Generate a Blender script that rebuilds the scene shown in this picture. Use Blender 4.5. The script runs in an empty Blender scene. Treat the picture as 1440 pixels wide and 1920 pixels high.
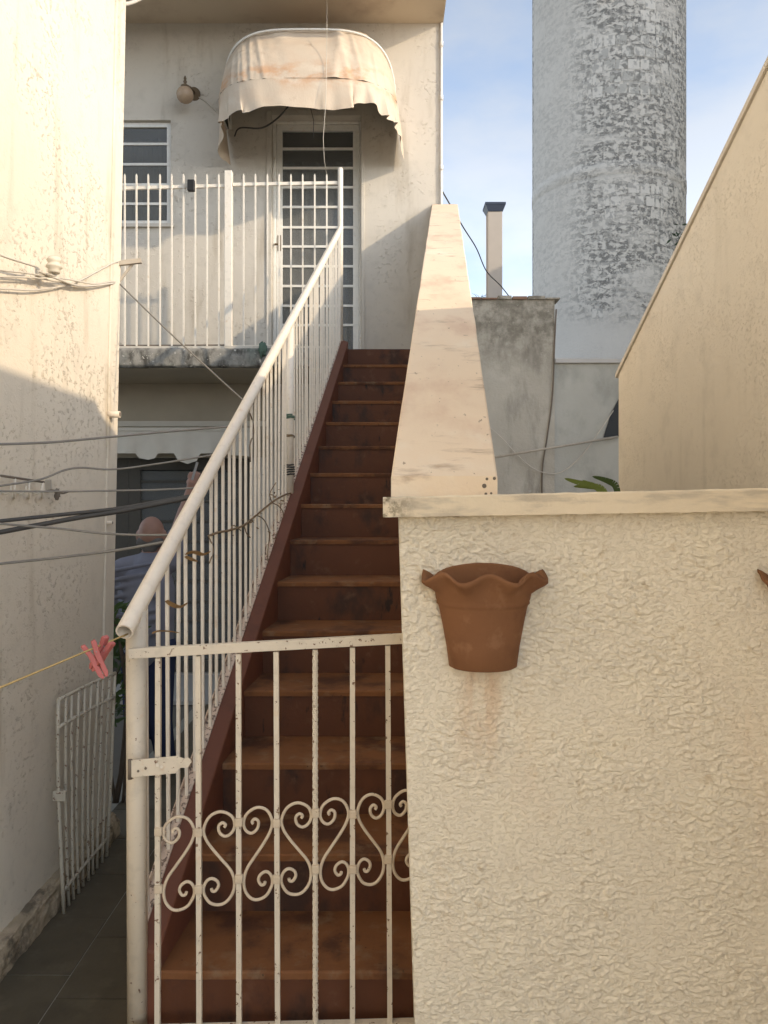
import bpy, bmesh, math, random
from mathutils import Vector, Matrix, noise
R = math.radians
random.seed(7)
sc = bpy.context.scene
col = sc.collection

# ------------------------------------------------------------------ camera, sky, sun, exposure
F, HZ, HC = 1450.0, 945.0, 1.6          # focal length in photo pixels, horizon row, eye height
cam = bpy.data.cameras.new('camera')
cam.sensor_fit = 'VERTICAL'; cam.sensor_height = 24.0
cam.lens = 24.0 * F / 1920.0
cam.shift_y = -(960 - HZ) / 1920.0
cam.clip_start = 0.05; cam.clip_end = 2000
co = bpy.data.objects.new('camera', cam); col.objects.link(co)
co.location = (0, 0, HC); co.rotation_euler = (R(90), 0, 0)
sc.camera = co

SUN = Vector((2.1, -1.0, 0.95)).normalized()
elev = math.asin(SUN.z); azim = math.atan2(SUN.x, SUN.y)
world = bpy.data.worlds.new('World'); sc.world = world; world.use_nodes = True
wn, wl = world.node_tree.nodes, world.node_tree.links
bg = wn['Background']
sky = wn.new('ShaderNodeTexSky'); sky.sky_type = 'NISHITA'; sky.sun_disc = False
sky.sun_elevation = elev; sky.sun_rotation = azim
sky.air_density = 1.0; sky.dust_density = 1.1; sky.ozone_density = 1.2; sky.altitude = 600
wtc = wn.new('ShaderNodeTexCoord')
wmp = wn.new('ShaderNodeMapping'); wmp.inputs['Scale'].default_value = (1.6, 1.6, 3.6)
wmp.inputs['Location'].default_value = (0.35, 0.1, 0.55)
wl.new(wtc.outputs['Generated'], wmp.inputs['Vector'])
wno = wn.new('ShaderNodeTexNoise'); wno.inputs['Scale'].default_value = 1.7
wno.inputs['Detail'].default_value = 6; wno.inputs['Roughness'].default_value = 0.52
wl.new(wmp.outputs[0], wno.inputs['Vector'])
wmr = wn.new('ShaderNodeMapRange'); wmr.interpolation_type = 'SMOOTHSTEP'
wmr.inputs['From Min'].default_value = 0.40; wmr.inputs['From Max'].default_value = 0.66
wmr.inputs['To Min'].default_value = 0.34; wmr.inputs['To Max'].default_value = 0.9
wl.new(wno.outputs['Fac'], wmr.inputs['Value'])
wmx = wn.new('ShaderNodeMix'); wmx.data_type = 'RGBA'
wl.new(wmr.outputs[0], wmx.inputs['Factor'])
wl.new(sky.outputs[0], wmx.inputs['A'])
wbw = wn.new('ShaderNodeRGBToBW'); wl.new(sky.outputs[0], wbw.inputs[0])      # cloud takes the brightness of the sky behind it
wcl = wn.new('ShaderNodeVectorMath'); wcl.operation = 'SCALE'; wcl.inputs[0].default_value = (1.42, 1.52, 1.68)
wl.new(wbw.outputs[0], wcl.inputs['Scale']); wl.new(wcl.outputs[0], wmx.inputs['B'])
wl.new(wmx.outputs['Result'], bg.inputs['Color'])
bg.inputs['Strength'].default_value = 0.15

sun = bpy.data.lights.new('sun', 'SUN'); sun.energy = 1.5; sun.angle = R(0.7); sun.color = (1.0, 0.81, 0.58)
so = bpy.data.objects.new('sun', sun); col.objects.link(so)
so.rotation_euler = (-SUN).to_track_quat('-Z', 'Y').to_euler()
so.location = SUN * 40

vs = sc.view_settings
vs.view_transform = 'Standard'; vs.look = 'None'; vs.gamma = 1.0; vs.exposure = 1.15; vs.use_curve_mapping = False

# ------------------------------------------------------------------ helpers
def P(px, py, D):
    return Vector(((px - 720) / F * D, D, HC + (HZ - py) / F * D))

class MB:
    def __init__(s): s.v = []; s.f = []; s.smooth = []
    def add(s, vs_, fs, smooth=False):
        o = len(s.v); s.v += [Vector(p) for p in vs_]
        for f in fs: s.f.append([i + o for i in f]); s.smooth.append(smooth)
        return s
    def hexa(s, c):            # 8 corners: bottom ring 0-3, top ring 4-7
        return s.add(c, [(0,3,2,1),(4,5,6,7),(0,1,5,4),(1,2,6,5),(2,3,7,6),(3,0,4,7)])
    def box(s, x0, x1, y0, y1, z0, z1):
        return s.hexa([(x0,y0,z0),(x1,y0,z0),(x1,y1,z0),(x0,y1,z0),(x0,y0,z1),(x1,y0,z1),(x1,y1,z1),(x0,y1,z1)])
    def bar(s, a, b, w, h, up=(0,0,1)):     # box along a-b, w across, h along up
        a, b = Vector(a), Vector(b); d = (b - a).normalized(); up = Vector(up)
        if abs(d.dot(up)) > .99: up = Vector((0,1,0))
        x = d.cross(up).normalized(); u = x.cross(d).normalized()
        c = []
        for p in (a, b):
            c += [p - x*w/2 - u*h/2, p + x*w/2 - u*h/2, p + x*w/2 + u*h/2, p - x*w/2 + u*h/2]
        return s.hexa(c)
    def tube(s, pts, r, n=8, cap=True, smooth=True):
        pts = [Vector(p) for p in pts]; m = len(pts)
        rs = r if isinstance(r, (list, tuple)) else [r] * m
        rings = []; prev = None
        for i in range(m):
            t = (pts[min(i+1, m-1)] - pts[max(i-1, 0)]).normalized()
            if prev is None:
                ref = Vector((0,0,1)) if abs(t.z) < .9 else Vector((1,0,0))
                u = t.cross(ref).normalized()
            else:
                u = prev - t * prev.dot(t)
                u = u.normalized() if u.length > 1e-6 else t.orthogonal().normalized()
            w = t.cross(u); prev = u
            rings.append([pts[i] + (u*math.cos(2*math.pi*k/n) + w*math.sin(2*math.pi*k/n)) * rs[i] for k in range(n)])
        vs_ = [p for rg in rings for p in rg]; fs = []
        for i in range(m-1):
            for k in range(n):
                fs.append((i*n+k, i*n+(k+1) % n, (i+1)*n+(k+1) % n, (i+1)*n+k))
        o = len(s.v); s.add(vs_, fs, smooth)
        if cap:
            s.f.append([o+k for k in range(n)][::-1]); s.smooth.append(False)
            s.f.append([o+(m-1)*n+k for k in range(n)]); s.smooth.append(False)
        return s
    def capsule(s, a, b, ra, rb, n=12):
        a, b = Vector(a), Vector(b); d = b - a
        if d.length < 1e-6: d = Vector((0,0,1e-4)); b = a + d
        d.normalize(); pts = []; rs = []
        for k in range(5):
            t = math.pi/2 * k/4 if k else .12
            pts.append(a - d*ra*math.cos(t)); rs.append(max(ra*math.sin(t), 1e-3))
        for k in range(5):
            t = math.pi/2 * (1 - k/4) if k < 4 else .12
            pts.append(b + d*rb*math.cos(t)); rs.append(max(rb*math.sin(t), 1e-3))
        return s.tube(pts, rs, n)
    def ell(s, c, rx, ry, rz, n=16, m=10, rot=None):
        c = Vector(c); vs_ = []; fs = []
        for i in range(m+1):
            t = math.pi*i/m
            for k in range(n):
                q = Vector((rx*math.sin(t)*math.cos(2*math.pi*k/n), ry*math.sin(t)*math.sin(2*math.pi*k/n), rz*math.cos(t)))
                if rot: q = rot @ q
                vs_.append(c + q)
        for i in range(m):
            for k in range(n):
                fs.append((i*n+k, (i+1)*n+k, (i+1)*n+(k+1) % n, i*n+(k+1) % n))
        return s.add(vs_, fs, True)
    def lathe(s, prof, c, n=24, smooth=True):
        c = Vector(c); vs_ = []; fs = []
        for (r, z) in prof:
            for k in range(n):
                vs_.append(c + Vector((r*math.cos(2*math.pi*k/n), r*math.sin(2*math.pi*k/n), z)))
        for i in range(len(prof)-1):
            for k in range(n):
                fs.append((i*n+k, i*n+(k+1) % n, (i+1)*n+(k+1) % n, (i+1)*n+k))
        return s.add(vs_, fs, smooth)
    def grid(s, fn, nu, nv, smooth=True, close=False):
        vs_ = [fn(i/nu, j/nv) for j in range(nv+1) for i in range(nu+1)]
        fs = [(j*(nu+1)+i, j*(nu+1)+i+1, (j+1)*(nu+1)+i+1, (j+1)*(nu+1)+i) for j in range(nv) for i in range(nu)]
        return s.add(vs_, fs, smooth)
    def prism(s, poly, d):       # polygon (list of 3D points) extruded by vector d
        n = len(poly); d = Vector(d); vs_ = [Vector(p) for p in poly] + [Vector(p) + d for p in poly]
        fs = [tuple(range(n))[::-1], tuple(range(n, 2*n))] + [(i, (i+1) % n, n+(i+1) % n, n+i) for i in range(n)]
        return s.add(vs_, fs)
    def mesh(s, name, org=(0,0,0)):
        org = Vector(org); me = bpy.data.meshes.new(name)
        me.from_pydata([tuple(p - org) for p in s.v], [], s.f)
        me.polygons.foreach_set('use_smooth', s.smooth)
        bm = bmesh.new(); bm.from_mesh(me); bmesh.ops.recalc_face_normals(bm, faces=bm.faces); bm.to_mesh(me); bm.free()
        me.update(); return me
    def build(s, name, mat, parent=None, bevel=0, org=None):
        if org is None: org = Vector(parent['_org']) if parent else Vector((0,0,0))
        org = Vector(org); o = bpy.data.objects.new(name, s.mesh(name, org))
        o.data.materials.append(mat); return link(o, org, parent, bevel)

def link(o, org, parent, bevel=0):
    org = Vector(org); col.objects.link(o); o['_org'] = tuple(org)
    if parent: o.parent = parent; o.location = org - Vector(parent['_org'])
    else: o.location = org
    if bevel:
        m = o.modifiers.new('bevel', 'BEVEL'); m.width = bevel; m.segments = 2; m.limit_method = 'ANGLE'
    return o
def inst(name, me, org, parent=None, rot=None, scale=None, bevel=0):
    o = bpy.data.objects.new(name, me); link(o, org, parent, bevel)
    if rot: o.rotation_euler = rot
    if scale: o.scale = scale
    return o
def thing(name, label, cat, org=(0,0,0), group=None):
    o = bpy.data.objects.new(name, None); o.empty_display_size = .1
    link(o, org, None); return tag(o, label, cat, group)
def tag(o, label, cat, group=None):
    o['label'] = label; o['category'] = cat
    if group: o['group'] = group
    return o
def struct(o): o['kind'] = 'structure'; return o
def sstep(a, b, x):
    t = max(0., min(1., (x-a)/(b-a))); return t*t*(3-2*t)
def smooth_path(pts, k=6):        # Catmull-Rom
    pts = [Vector(p) for p in pts]; out = []
    for i in range(len(pts)-1):
        p0, p1, p2, p3 = pts[max(i-1,0)], pts[i], pts[i+1], pts[min(i+2, len(pts)-1)]
        for j in range(k):
            t = j/k
            out.append(.5*((2*p1) + (p2-p0)*t + (2*p0-5*p1+4*p2-p3)*t*t + (3*p1-p0-3*p2+p3)*t**3))
    return out + [pts[-1]]

# ------------------------------------------------------------------ materials
def rgb(c): return (c[0], c[1], c[2], 1)
class Mat:
    def __init__(s, name, rough=.85, spec=.3):
        s.m = bpy.data.materials.new(name); s.m.use_nodes = True
        s.n, s.l = s.m.node_tree.nodes, s.m.node_tree.links
        s.b = s.n['Principled BSDF']; s.b.inputs['Roughness'].default_value = rough
        s.b.inputs['Specular IOR Level'].default_value = spec
        s.pos = s.n.new('ShaderNodeNewGeometry').outputs['Position']; s.bump = None; s.c = None
    def mapped(s, sc_=(1,1,1), loc=(0,0,0), src=None):
        m = s.n.new('ShaderNodeMapping'); m.inputs['Scale'].default_value = sc_; m.inputs['Location'].default_value = loc
        s.l.new(src or s.pos, m.inputs['Vector']); return m.outputs[0]
    def noise(s, scale, detail=4, rough=.55, an=(1,1,1), loc=(0,0,0), dist=0, src=None):
        t = s.n.new('ShaderNodeTexNoise'); t.inputs['Scale'].default_value = scale; t.inputs['Detail'].default_value = detail
        t.inputs['Roughness'].default_value = rough; t.inputs['Distortion'].default_value = dist
        s.l.new(s.mapped(an, loc, src), t.inputs['Vector']); return t.outputs['Fac']
    def rng(s, v, a, b, lo=0, hi=1, smooth=True):
        m = s.n.new('ShaderNodeMapRange'); m.interpolation_type = 'SMOOTHSTEP' if smooth else 'LINEAR'
        m.inputs['From Min'].default_value = a; m.inputs['From Max'].default_value = b
        m.inputs['To Min'].default_value = lo; m.inputs['To Max'].default_value = hi
        s.l.new(v, m.inputs['Value']); return m.outputs[0]
    def math(s, op, a, b=None):
        m = s.n.new('ShaderNodeMath'); m.operation = op
        for i, x in enumerate((a, b)):
            if x is None: continue
            if isinstance(x, (int, float)): m.inputs[i].default_value = x
            else: s.l.new(x, m.inputs[i])
        return m.outputs[0]
    def xyz(s, src=None):
        m = s.n.new('ShaderNodeSeparateXYZ'); s.l.new(src or s.pos, m.inputs[0]); return m.outputs
    def mix(s, fac, a, b):
        m = s.n.new('ShaderNodeMix'); m.data_type = 'RGBA'
        for k, x in (('Factor', fac), ('A', a), ('B', b)):
            if isinstance(x, (int, float)): m.inputs[k].default_value = x
            elif isinstance(x, tuple): m.inputs[k].default_value = rgb(x)
            else: s.l.new(x, m.inputs[k])
        return m.outputs['Result']
    def base(s, c, var=.1, scale=3, detail=5, an=(1,1,1)):
        a = tuple(x*(1-var) for x in c); b = tuple(min(1, x*(1+var)) for x in c)
        s.c = s.mix(s.noise(scale, detail, .6, an), a, b); return s
    def stain(s, c, scale, lo, hi, amt=1, detail=5, an=(1,1,1), loc=(0,0,0), times=None, dist=0):
        f = s.rng(s.noise(scale, detail, .6, an, loc, dist), lo, hi, 0, amt)
        if times is not None: f = s.math('MULTIPLY', f, times)
        s.c = s.mix(f, s.c, c); return s
    def relief(s, h, dist, strength=1):
        b = s.n.new('ShaderNodeBump'); b.inputs['Distance'].default_value = dist; b.inputs['Strength'].default_value = strength
        s.l.new(h, b.inputs['Height'])
        if s.bump is not None: s.l.new(s.bump, b.inputs['Normal'])
        s.bump = b.outputs[0]; return s
    def done(s):
        if s.c is not None: s.l.new(s.c, s.b.inputs['Base Color'])
        if s.bump is not None: s.l.new(s.bump, s.b.inputs['Normal'])
        return s.m

def stucco(name, c, grime=(.30,.25,.17), amt=.35, s1=26, d1=.004, an=(1,1,1.3), streak=True, big=.08):
    k = Mat(name, .9, .2).base(c, big, 1.3, 5)
    k.stain(tuple(x*.84 for x in c), 9, .5, .72, .5, 4)
    if streak: k.stain(grime, 3.2, .52, .78, amt, 5, (2.2, 2.2, .35))
    n1 = k.noise(s1, 4, .62, an, dist=.3)
    patch = k.rng(k.noise(2.6, 3, .6), .40, .62, .10, 1)
    fl = k.math('MULTIPLY', k.rng(n1, .56, .63), patch)
    k.c = k.mix(k.math('MULTIPLY', k.rng(n1, .61, .68), k.math('MULTIPLY', patch, amt)), k.c, grime)
    k.relief(fl, d1, .8)
    k.relief(k.noise(95, 4, .68), .0022, .7)
    return k

M = {}
M['left'] = stucco('cream_stucco', (.70,.625,.505), (.44,.36,.25), .7, 40, .0045).done()
M['house'] = stucco('offwhite_stucco', (.60,.555,.48), (.34,.28,.20), .50, 26, .004).done()
M['tan'] = stucco('tan_stucco', (.72,.65,.53), (.44,.40,.31),   .40, 95, .0018, an=(1,1,1), big=.14).done()

k = Mat('yellow_cream_stucco', .88, .25).base((.76,.685,.54), .07, 2.2, 5)
k.stain((.80,.72,.55), 4.5, .5, .7, .55, 4)
k.stain((.50,.39,.24), 38, .60, .74, .5, 4)
k.stain((.72,.54,.38), 3.0, .52, .76, .35, 5, (1.6,1.6,.5), (1.2,0,0))
x, y, z = k.xyz()
# rust run below the flowerpot
dx = k.math('ABSOLUTE', k.math('SUBTRACT', x, .228)); 
f = k.math('MULTIPLY', k.rng(dx, .015, .07, 1, 0), k.math('MULTIPLY', k.rng(z, .92, 1.2, 0, 1), k.rng(z, 1.23, 1.30, 1, 0)))
f = k.math('MULTIPLY', f, k.rng(k.noise(22, 5, .6, (1.6,1,.35)),   .36, .62, .10, .5))
k.c = k.mix(f, k.c, (.55,.30,.14))
k.relief(k.rng(k.noise(75, 4, .65, (1,1,1.7)), .48, .62), .0022, .7)
k.relief(k.noise(190, 3, .65), .0016, .8)
M['cream'] = k.done()

k = Mat('weathered_cap_render', .9, .2).base((.70,.60,.44), .10, 4, 6)
k.stain((.36,.32,.26), 9, .48, .68, .62, 7, (.6,1,3))
x, y, z = k.xyz()
k.c = k.mix(k.math('MULTIPLY', k.rng(x, .0, .09, .85, 0), k.rng(k.noise(45, 5, .7), .42, .6)), k.c, (.13,.11,.07))
k.relief(k.noise(120, 4, .65), .002, .8); M['cap'] = k.done()

k = Mat('pinkish_coping_render', .88, .25).base((.76,.62,.455), .07, 2.5, 6)
k.stain((.58,.39,.28), 4, .46, .70, .7, 6, (1,.5,.5))
k.stain((.80,.72,.58), 2.6, .52, .7, .7)
k.stain((.20,.15,.10), 42, .66, .72, .7, 4, (1.2,.5,.5))
k.stain((.36,.25,.17), 9, .56, .74, .75, 6, (.6,1.6,1.6))
k.relief(k.noise(110, 4, .6), .002, .6); M['coping'] = k.done()

k = Mat('brown_red_painted_concrete', .62, .4).base((.105,.036,.014), .25, 4, 5)
k.stain((.035,.018,.013), 3.4, .48, .66, .85, 5, (1.5,1,1))
k.stain((.17,.085,.05), 14, .56, .74, .45, 5)
k.stain((.015,.010,.008), 7, .62, .70, .9, 6, (2.0,1,.6))
k.relief(k.noise(60, 4, .6), .002, .5); M['stair'] = k.done()
k = Mat('dusty_brown_tread', .75, .3).base((.20,.084,.032), .28, 5, 5)
k.stain((.065,.028,.017), 4.5, .46, .64, .85, 5); k.stain((.25,.17,.10), 11, .52, .74, .6, 6); k.stain((.05,.03,.02), 50, .66, .72, .6, 3)
k.relief(k.noise(60, 4, .6), .002, .5); M['tread'] = k.done()
k = Mat('brown_red_stringer_paint', .6, .4).base((.155,.056,.032), .12, 5, 5)
k.stain((.09,.035,.022), 8, .52, .7, .5); k.relief(k.noise(80, 3, .6), .001, .4); M['stringer'] = k.done()

def painted_metal(name, c, chip, rust=(.16,.075,.035), amt=.9, rough=.42):
    k = Mat(name, rough, .45).base(c, .05, 12, 4)
    k.stain(tuple(a*.84 for a in c), 30, .50, .68, .55, 4)
    k.stain((.62,.46,.30), 26, .60, .72, .45, 4, loc=(3,1,0))
    m = k.rng(k.noise(70, 4, .62), chip, chip+.015); k.c = k.mix(k.math('MULTIPLY', m, amt), k.c, rust)
    k.relief(m, -.0006, 1).relief(k.noise(260, 3, .6), .0004, .5); return k.done()
M['paint'] = painted_metal('white_enamel_railing', (.76,.70,.60), .70)
M['rail'] = painted_metal('ivory_handrail_enamel', (.78,.70,.58), .705)
M['gate'] = painted_metal('chipped_ivory_enamel', (.66,.585,.465), .625)
M['scroll'] = painted_metal('cream_scroll_enamel', (.60,.50,.37), .69)
M['rustrail'] = painted_metal('peeling_pinkish_enamel', (.62,.50,.41), .545, (.13,.09,.07), .85, .6)
M['oldgate'] = painted_metal('grimy_ivory_enamel', (.55,.49,.38), .61)
M['postpaint'] = painted_metal('aged_ivory_post_enamel', (.62,.54,.42), .675); M['white'] = painted_metal('white_door_paint', (.78,.76,.70), .78)

k = Mat('weathered_balcony_concrete', .95, .15).base((.30,.285,.25), .3, 9, 7)
k.stain((.07,.065,.055), 11, .46, .66, .9, 7, (1,1,.6)); k.stain((.62,.58,.50), 30, .62, .68, .8, 4)
k.stain((.10,.13,.11), 3, .52, .7, .6)
k.relief(k.noise(45, 5, .65), .006, .8); M['slab'] = k.done()

k = Mat('mossy_grey_render', .95, .15).base((.46,.42,.35), .16, 1.6, 7)
k.stain((.55,.51,.43), 2.6, .5, .7, .6, 6); k.stain((.22,.20,.165), 3.2, .50, .72, .7, 7, (1.3,1.3,.4))
x, y, z = k.xyz()
k.c = k.mix(k.math('MULTIPLY', k.rng(z, 3.1, 3.95, 0, 1), k.rng(k.noise(5, 6, .7), .36, .62, .10, .75)), k.c, (.13,.118,.09))
k.stain((.46,.43,.37), 14, .62, .70, .6, 4)
k.relief(k.noise(24, 5, .65), .012, .8); M['mossy'] = k.done()
k = Mat('grey_green_render', .95, .15).base((.46,.45,.40), .14, 1.4, 7)
k.stain((.30,.295,.26), 2.4, .48, .7, .7, 7, (1,1,.6)); k.stain((.48,.47,.43), 3.8, .54, .72, .5, 6)
k.relief(k.noise(28, 5, .65), .008, .7); M['grey'] = k.done()

# water tower: white-painted block with paint gone in a block pattern
k = Mat('peeling_white_tower_paint', .9, .2)
tc = k.n.new('ShaderNodeTexCoord').outputs['Object']
tx, ty, tz = k.xyz(tc)
u = k.math('MULTIPLY', k.math('ARCTAN2', ty, tx), 1.99)
cb = k.n.new('ShaderNodeCombineXYZ'); k.l.new(u, cb.inputs[0]); k.l.new(tz, cb.inputs[1])
uv = cb.outputs[0]
k.c = k.mix(k.noise(1.2, 6, .6, (1,1,1), src=uv), (.58,.53,.46), (.69,.635,.555))
bk = k.n.new('ShaderNodeTexBrick'); k.l.new(uv, bk.inputs['Vector'])
bk.inputs['Scale'].default_value = 1; bk.inputs['Brick Width'].default_value = .30; bk.inputs['Row Height'].default_value = .29
bk.inputs['Mortar Size'].default_value = .05; bk.inputs['Mortar Smooth'].default_value = .8; bk.offset = .5
zone = k.rng(k.noise(.55, 4, .62, (1,2.2,1), (2.2,.6,0), src=uv), .34, .54, .25, 1.1)
zone = k.math('MULTIPLY', zone, k.rng(tz, 5.6, 6.4, 0, 1))
zone = k.math('MULTIPLY', zone, k.rng(u, -4.9, -3.7, .25, 1.15))
spots = k.rng(k.noise(6.2, 6, .72, (1,1.5,1), src=uv, dist=.35), .455, .56)
face = k.rng(bk.outputs['Fac'], .15, .7, 1, .6)
pe = k.math('MULTIPLY', k.math('MULTIPLY', zone, spots), face)
k.c = k.mix(k.math('MULTIPLY', pe, .9), k.c, (.24,.225,.20))
sp2 = k.rng(k.noise(9.5, 5, .7, (1.6,.9,1), (5,3,0), src=uv, dist=.5), .58, .64)
k.c = k.mix(k.math('MULTIPLY', k.math('MULTIPLY', sp2, k.rng(zone, 0, 1, .15, .8)), .8), k.c, (.30,.28,.25))
k.relief(k.math('MULTIPLY', pe, -1), .018, .7); k.relief(k.noise(16, 5, .65, src=uv), .02, .5)
M['tower'] = k.done()
k = Mat('weathered_tower_brick', .95, .15).base((.66,.61,.535), .10, 1.6, 5)
k.stain((.36,.335,.30), 6.5, .50, .60, .8, 5); k.relief(k.noise(22, 4, .6), .015, .7); M['tbrick'] = k.done()
k = Mat('bare_dark_tower_brick', .95, .15).base((.46,.43,.38), .2, 3, 5)
k.stain((.22,.205,.18), 5.5, .47, .60, .8, 5); k.stain((.66,.615,.54), 7, .52, .60, .85, 4); k.relief(k.noise(22, 4, .6), .015, .7); M['dbrick'] = k.done()

k = Mat('terracotta', .85, .25).base((.20,.092,.042), .18, 9, 5)
k.stain((.255,.13,.066), 17, .54, .68, .7, 4); k.stain((.13,.055,.028), 7, .52, .7, .55, 5)
k.relief(k.noise(140, 3, .6), .001, .5); M['terra'] = k.done()

k = Mat('slate_floor_tile', .8, .3).base((.11,.090,.058), .25, 5, 5)
k.stain((.17,.14,.09), 7, .52, .72, .5, 6); k.stain((.065,.055,.036), 3, .5, .7, .6)
k.relief(k.noise(40, 5, .65), .003, .7); M['tile'] = k.done()
k = Mat('pale_tile_grout', .95, .1).base((.30,.285,.235), .2, 20); k.relief(k.noise(80,3,.6), .002, .6); M['grout'] = k.done()
k = Mat('crumbling_plinth', .95, .15).base((.46,.37,.25), .22, 8, 6)
k.stain((.16,.13,.09), 12, .48, .62, .85, 7); k.stain((.66,.52,.36), 7, .52, .66, .6)
k.relief(k.noise(38, 5, .7), .012, 1); M['plinth'] = k.done()
k = Mat('dusty_ground', .95, .1).base((.17,.155,.13), .25, .8, 6); k.relief(k.noise(20, 5, .6), .01, .5); M['ground'] = k.done()
k = Mat('sun_bounce_concrete', .9, .2).base((.30,.27,.225), .12, 2, 5); k.relief(k.noise(60,4,.6), .002, .5); M['bounce_patio'] = k.done()
k = Mat('porch_screed', .9, .2).base((.42,.40,.36), .12, 4, 5); M['porch'] = k.done()
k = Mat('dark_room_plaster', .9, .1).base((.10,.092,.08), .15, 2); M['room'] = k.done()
k = Mat('soffit_paint', .88, .2).base((.64,.545,.42), .08, 1.2, 5); k.stain((.40,.30,.22), 2.2, .5, .72, .5); M['soffit'] = k.done()

# aged awning vinyl
k = Mat('aged_awning_vinyl', .5, .4).base((.60,.495,.375), .09, 5, 5)
x, y, z = k.xyz(); seam = k.math('ADD', k.rng(k.math('ABSOLUTE', k.math('SUBTRACT', z, 5.13)), .02, .16, 1, .12), k.rng(z, 5.76, 5.9, 0, .9))
k.stain((.56,.31,.16), 5, .42, .64, .8, 5, (1,1,1.6), (.4,0,.2), seam); k.stain((.70,.62,.50), 5, .52, .7, .5)
k.stain((.36,.24,.15), 8, .62, .74, .5, 5); k.relief(k.noise(40, 4, .6, (1.5,1.5,.6)), .003, .5)
k.b.inputs['Subsurface Weight'].default_value = 0
tr = k.n.new('ShaderNodeBsdfTranslucent'); k.l.new(k.c, tr.inputs['Color'])
mxs = k.n.new('ShaderNodeMixShader'); mxs.inputs[0].default_value = .04
k.l.new(k.b.outputs[0], mxs.inputs[1]); k.l.new(tr.outputs[0], mxs.inputs[2])
k.l.new(mxs.outputs[0], k.n['Material Output'].inputs['Surface']); M['awning'] = k.done()

k = Mat('dim_window_glass', .12, .5); k.c = k.mix(k.noise(2, 3), (.16,.165,.16), (.24,.24,.235))
tb = k.n.new('ShaderNodeBsdfTransparent'); tb.inputs['Color'].default_value = (.88,.90,.89,1)
mxs = k.n.new('ShaderNodeMixShader'); mxs.inputs[0].default_value = .5
k.l.new(k.b.outputs[0], mxs.inputs[1]); k.l.new(tb.outputs[0], mxs.inputs[2])
k.l.new(mxs.outputs[0], k.n['Material Output'].inputs['Surface']); M['glass'] = k.done()
k = Mat('grey_curtain', .9, .1).base((.62,.61,.57), .12, 6); M['curtain'] = k.done()

def plain(name, c, rough=.6, var=.15, scale=25, spec=.35, bump=.0005):
    k = Mat(name, rough, spec).base(c, var, scale, 4)
    if bump: k.relief(k.noise(scale*6, 3, .6), bump, .5)
    return k.done()
M['cable'] = plain('black_cable_sheath', (.055,.052,.048)); M['wire'] = plain('grey_wire', (.20,.185,.16))
M['palewire'] = plain('pale_wire', (.55,.50,.42)); M['yellowline'] = plain('yellowed_rope', (.50,.36,.15), .9)
M['peg'] = plain('salmon_plastic', (.46,.135,.125), .5, .12); M['steel'] = plain('dull_steel', (.32,.31,.30), .45)
M['oldiron'] = plain('grimy_iron', (.16,.13,.10), .8); M['flue'] = plain('beige_flue_paint', (.46,.42,.375), .8, .08, 6)
M['fluecap'] = plain('dark_blue_metal', (.045,.06,.095), .5); M['porcelain'] = plain('cream_porcelain', (.62,.56,.45), .4)
M['wood'] = plain('grey_weathered_wood', (.42,.37,.30), .9, .2, 30); M['pvc'] = plain('cream_plastic_pipe', (.70,.60,.47), .5, .06)
M['shaded_lintel'] = plain('lintel_shade_brown', (.46,.395,.30), .9, .15, 3); M['hood_shade'] = plain('hood_shade_dark', (.055,.055,.045), .9); M['shadeframe'] = plain('frame_shade_brown', (.085,.075,.06), .7); M['black'] = plain('black_plastic', (.02,.02,.02), .5); M['brass'] = plain('tarnished_bronze', (.14,.10,.06), .5)  # lintel, door frame and hood sheet tones carry painted shade
M['globe'] = plain('dusty_amber_glass', (.42,.31,.21), .25, .2, 30)
M['valance'] = plain('grey_white_fabric', (.66,.61,.52), .9, .08, 10)
M['twig'] = plain('dry_twig', (.24,.17,.10), .95, .25); M['deadleaf'] = plain('yellow_dead_leaf', (.42,.27,.12), .8, .3, 40)
M['greencloth'] = plain('green_rag', (.10,.16,.12), .9, .25); M['tape'] = plain('black_tape', (.03,.03,.03), .5)
M['skin'] = plain('skin', (.31,.175,.125), .6, .16, 22); M['hair'] = plain('grey_hair', (.13,.12,.11), .9, .25, 90)
M['shirt'] = plain('lavender_grey_cotton', (.21,.21,.245), .95, .14, 9, .1, .002)
M['jeans'] = plain('blue_jeans', (.035,.042,.085), .95, .2, 30, .1, .001); M['shoe'] = plain('dark_shoe', (.03,.028,.026), .6)
M['rooftile'] = plain('old_clay_tile', (.26,.16,.11), .9, .25, 20); M['pcap'] = plain('pale_grey_coping', (.50,.48,.45), .9, .1, 8)
M['tantrim'] = plain('grey_beige_trim', (.60,.54,.45), .85, .18, 14)
def leafmat(name, c):
    k = Mat(name, .6, .3).base(c, .35, 14, 3)
    tr = k.n.new('ShaderNodeBsdfTranslucent'); k.l.new(k.c, tr.inputs['Color'])
    m = k.n.new('ShaderNodeMixShader'); m.inputs[0].default_value = .3
    k.l.new(k.b.outputs[0], m.inputs[1]); k.l.new(tr.outputs[0], m.inputs[2]); k.l.new(m.outputs[0], k.n['Material Output'].inputs['Surface'])
    return k.done()
M['leaf'] = leafmat('green_leaf', (.07,.11,.035)); M['brightleaf'] = leafmat('bright_green_leaf', (.22,.28,.07))
M['treeleaf'] = leafmat('tree_leaf', (.055,.075,.04)); M['bark'] = plain('bark', (.12,.09,.065), .95)

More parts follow.
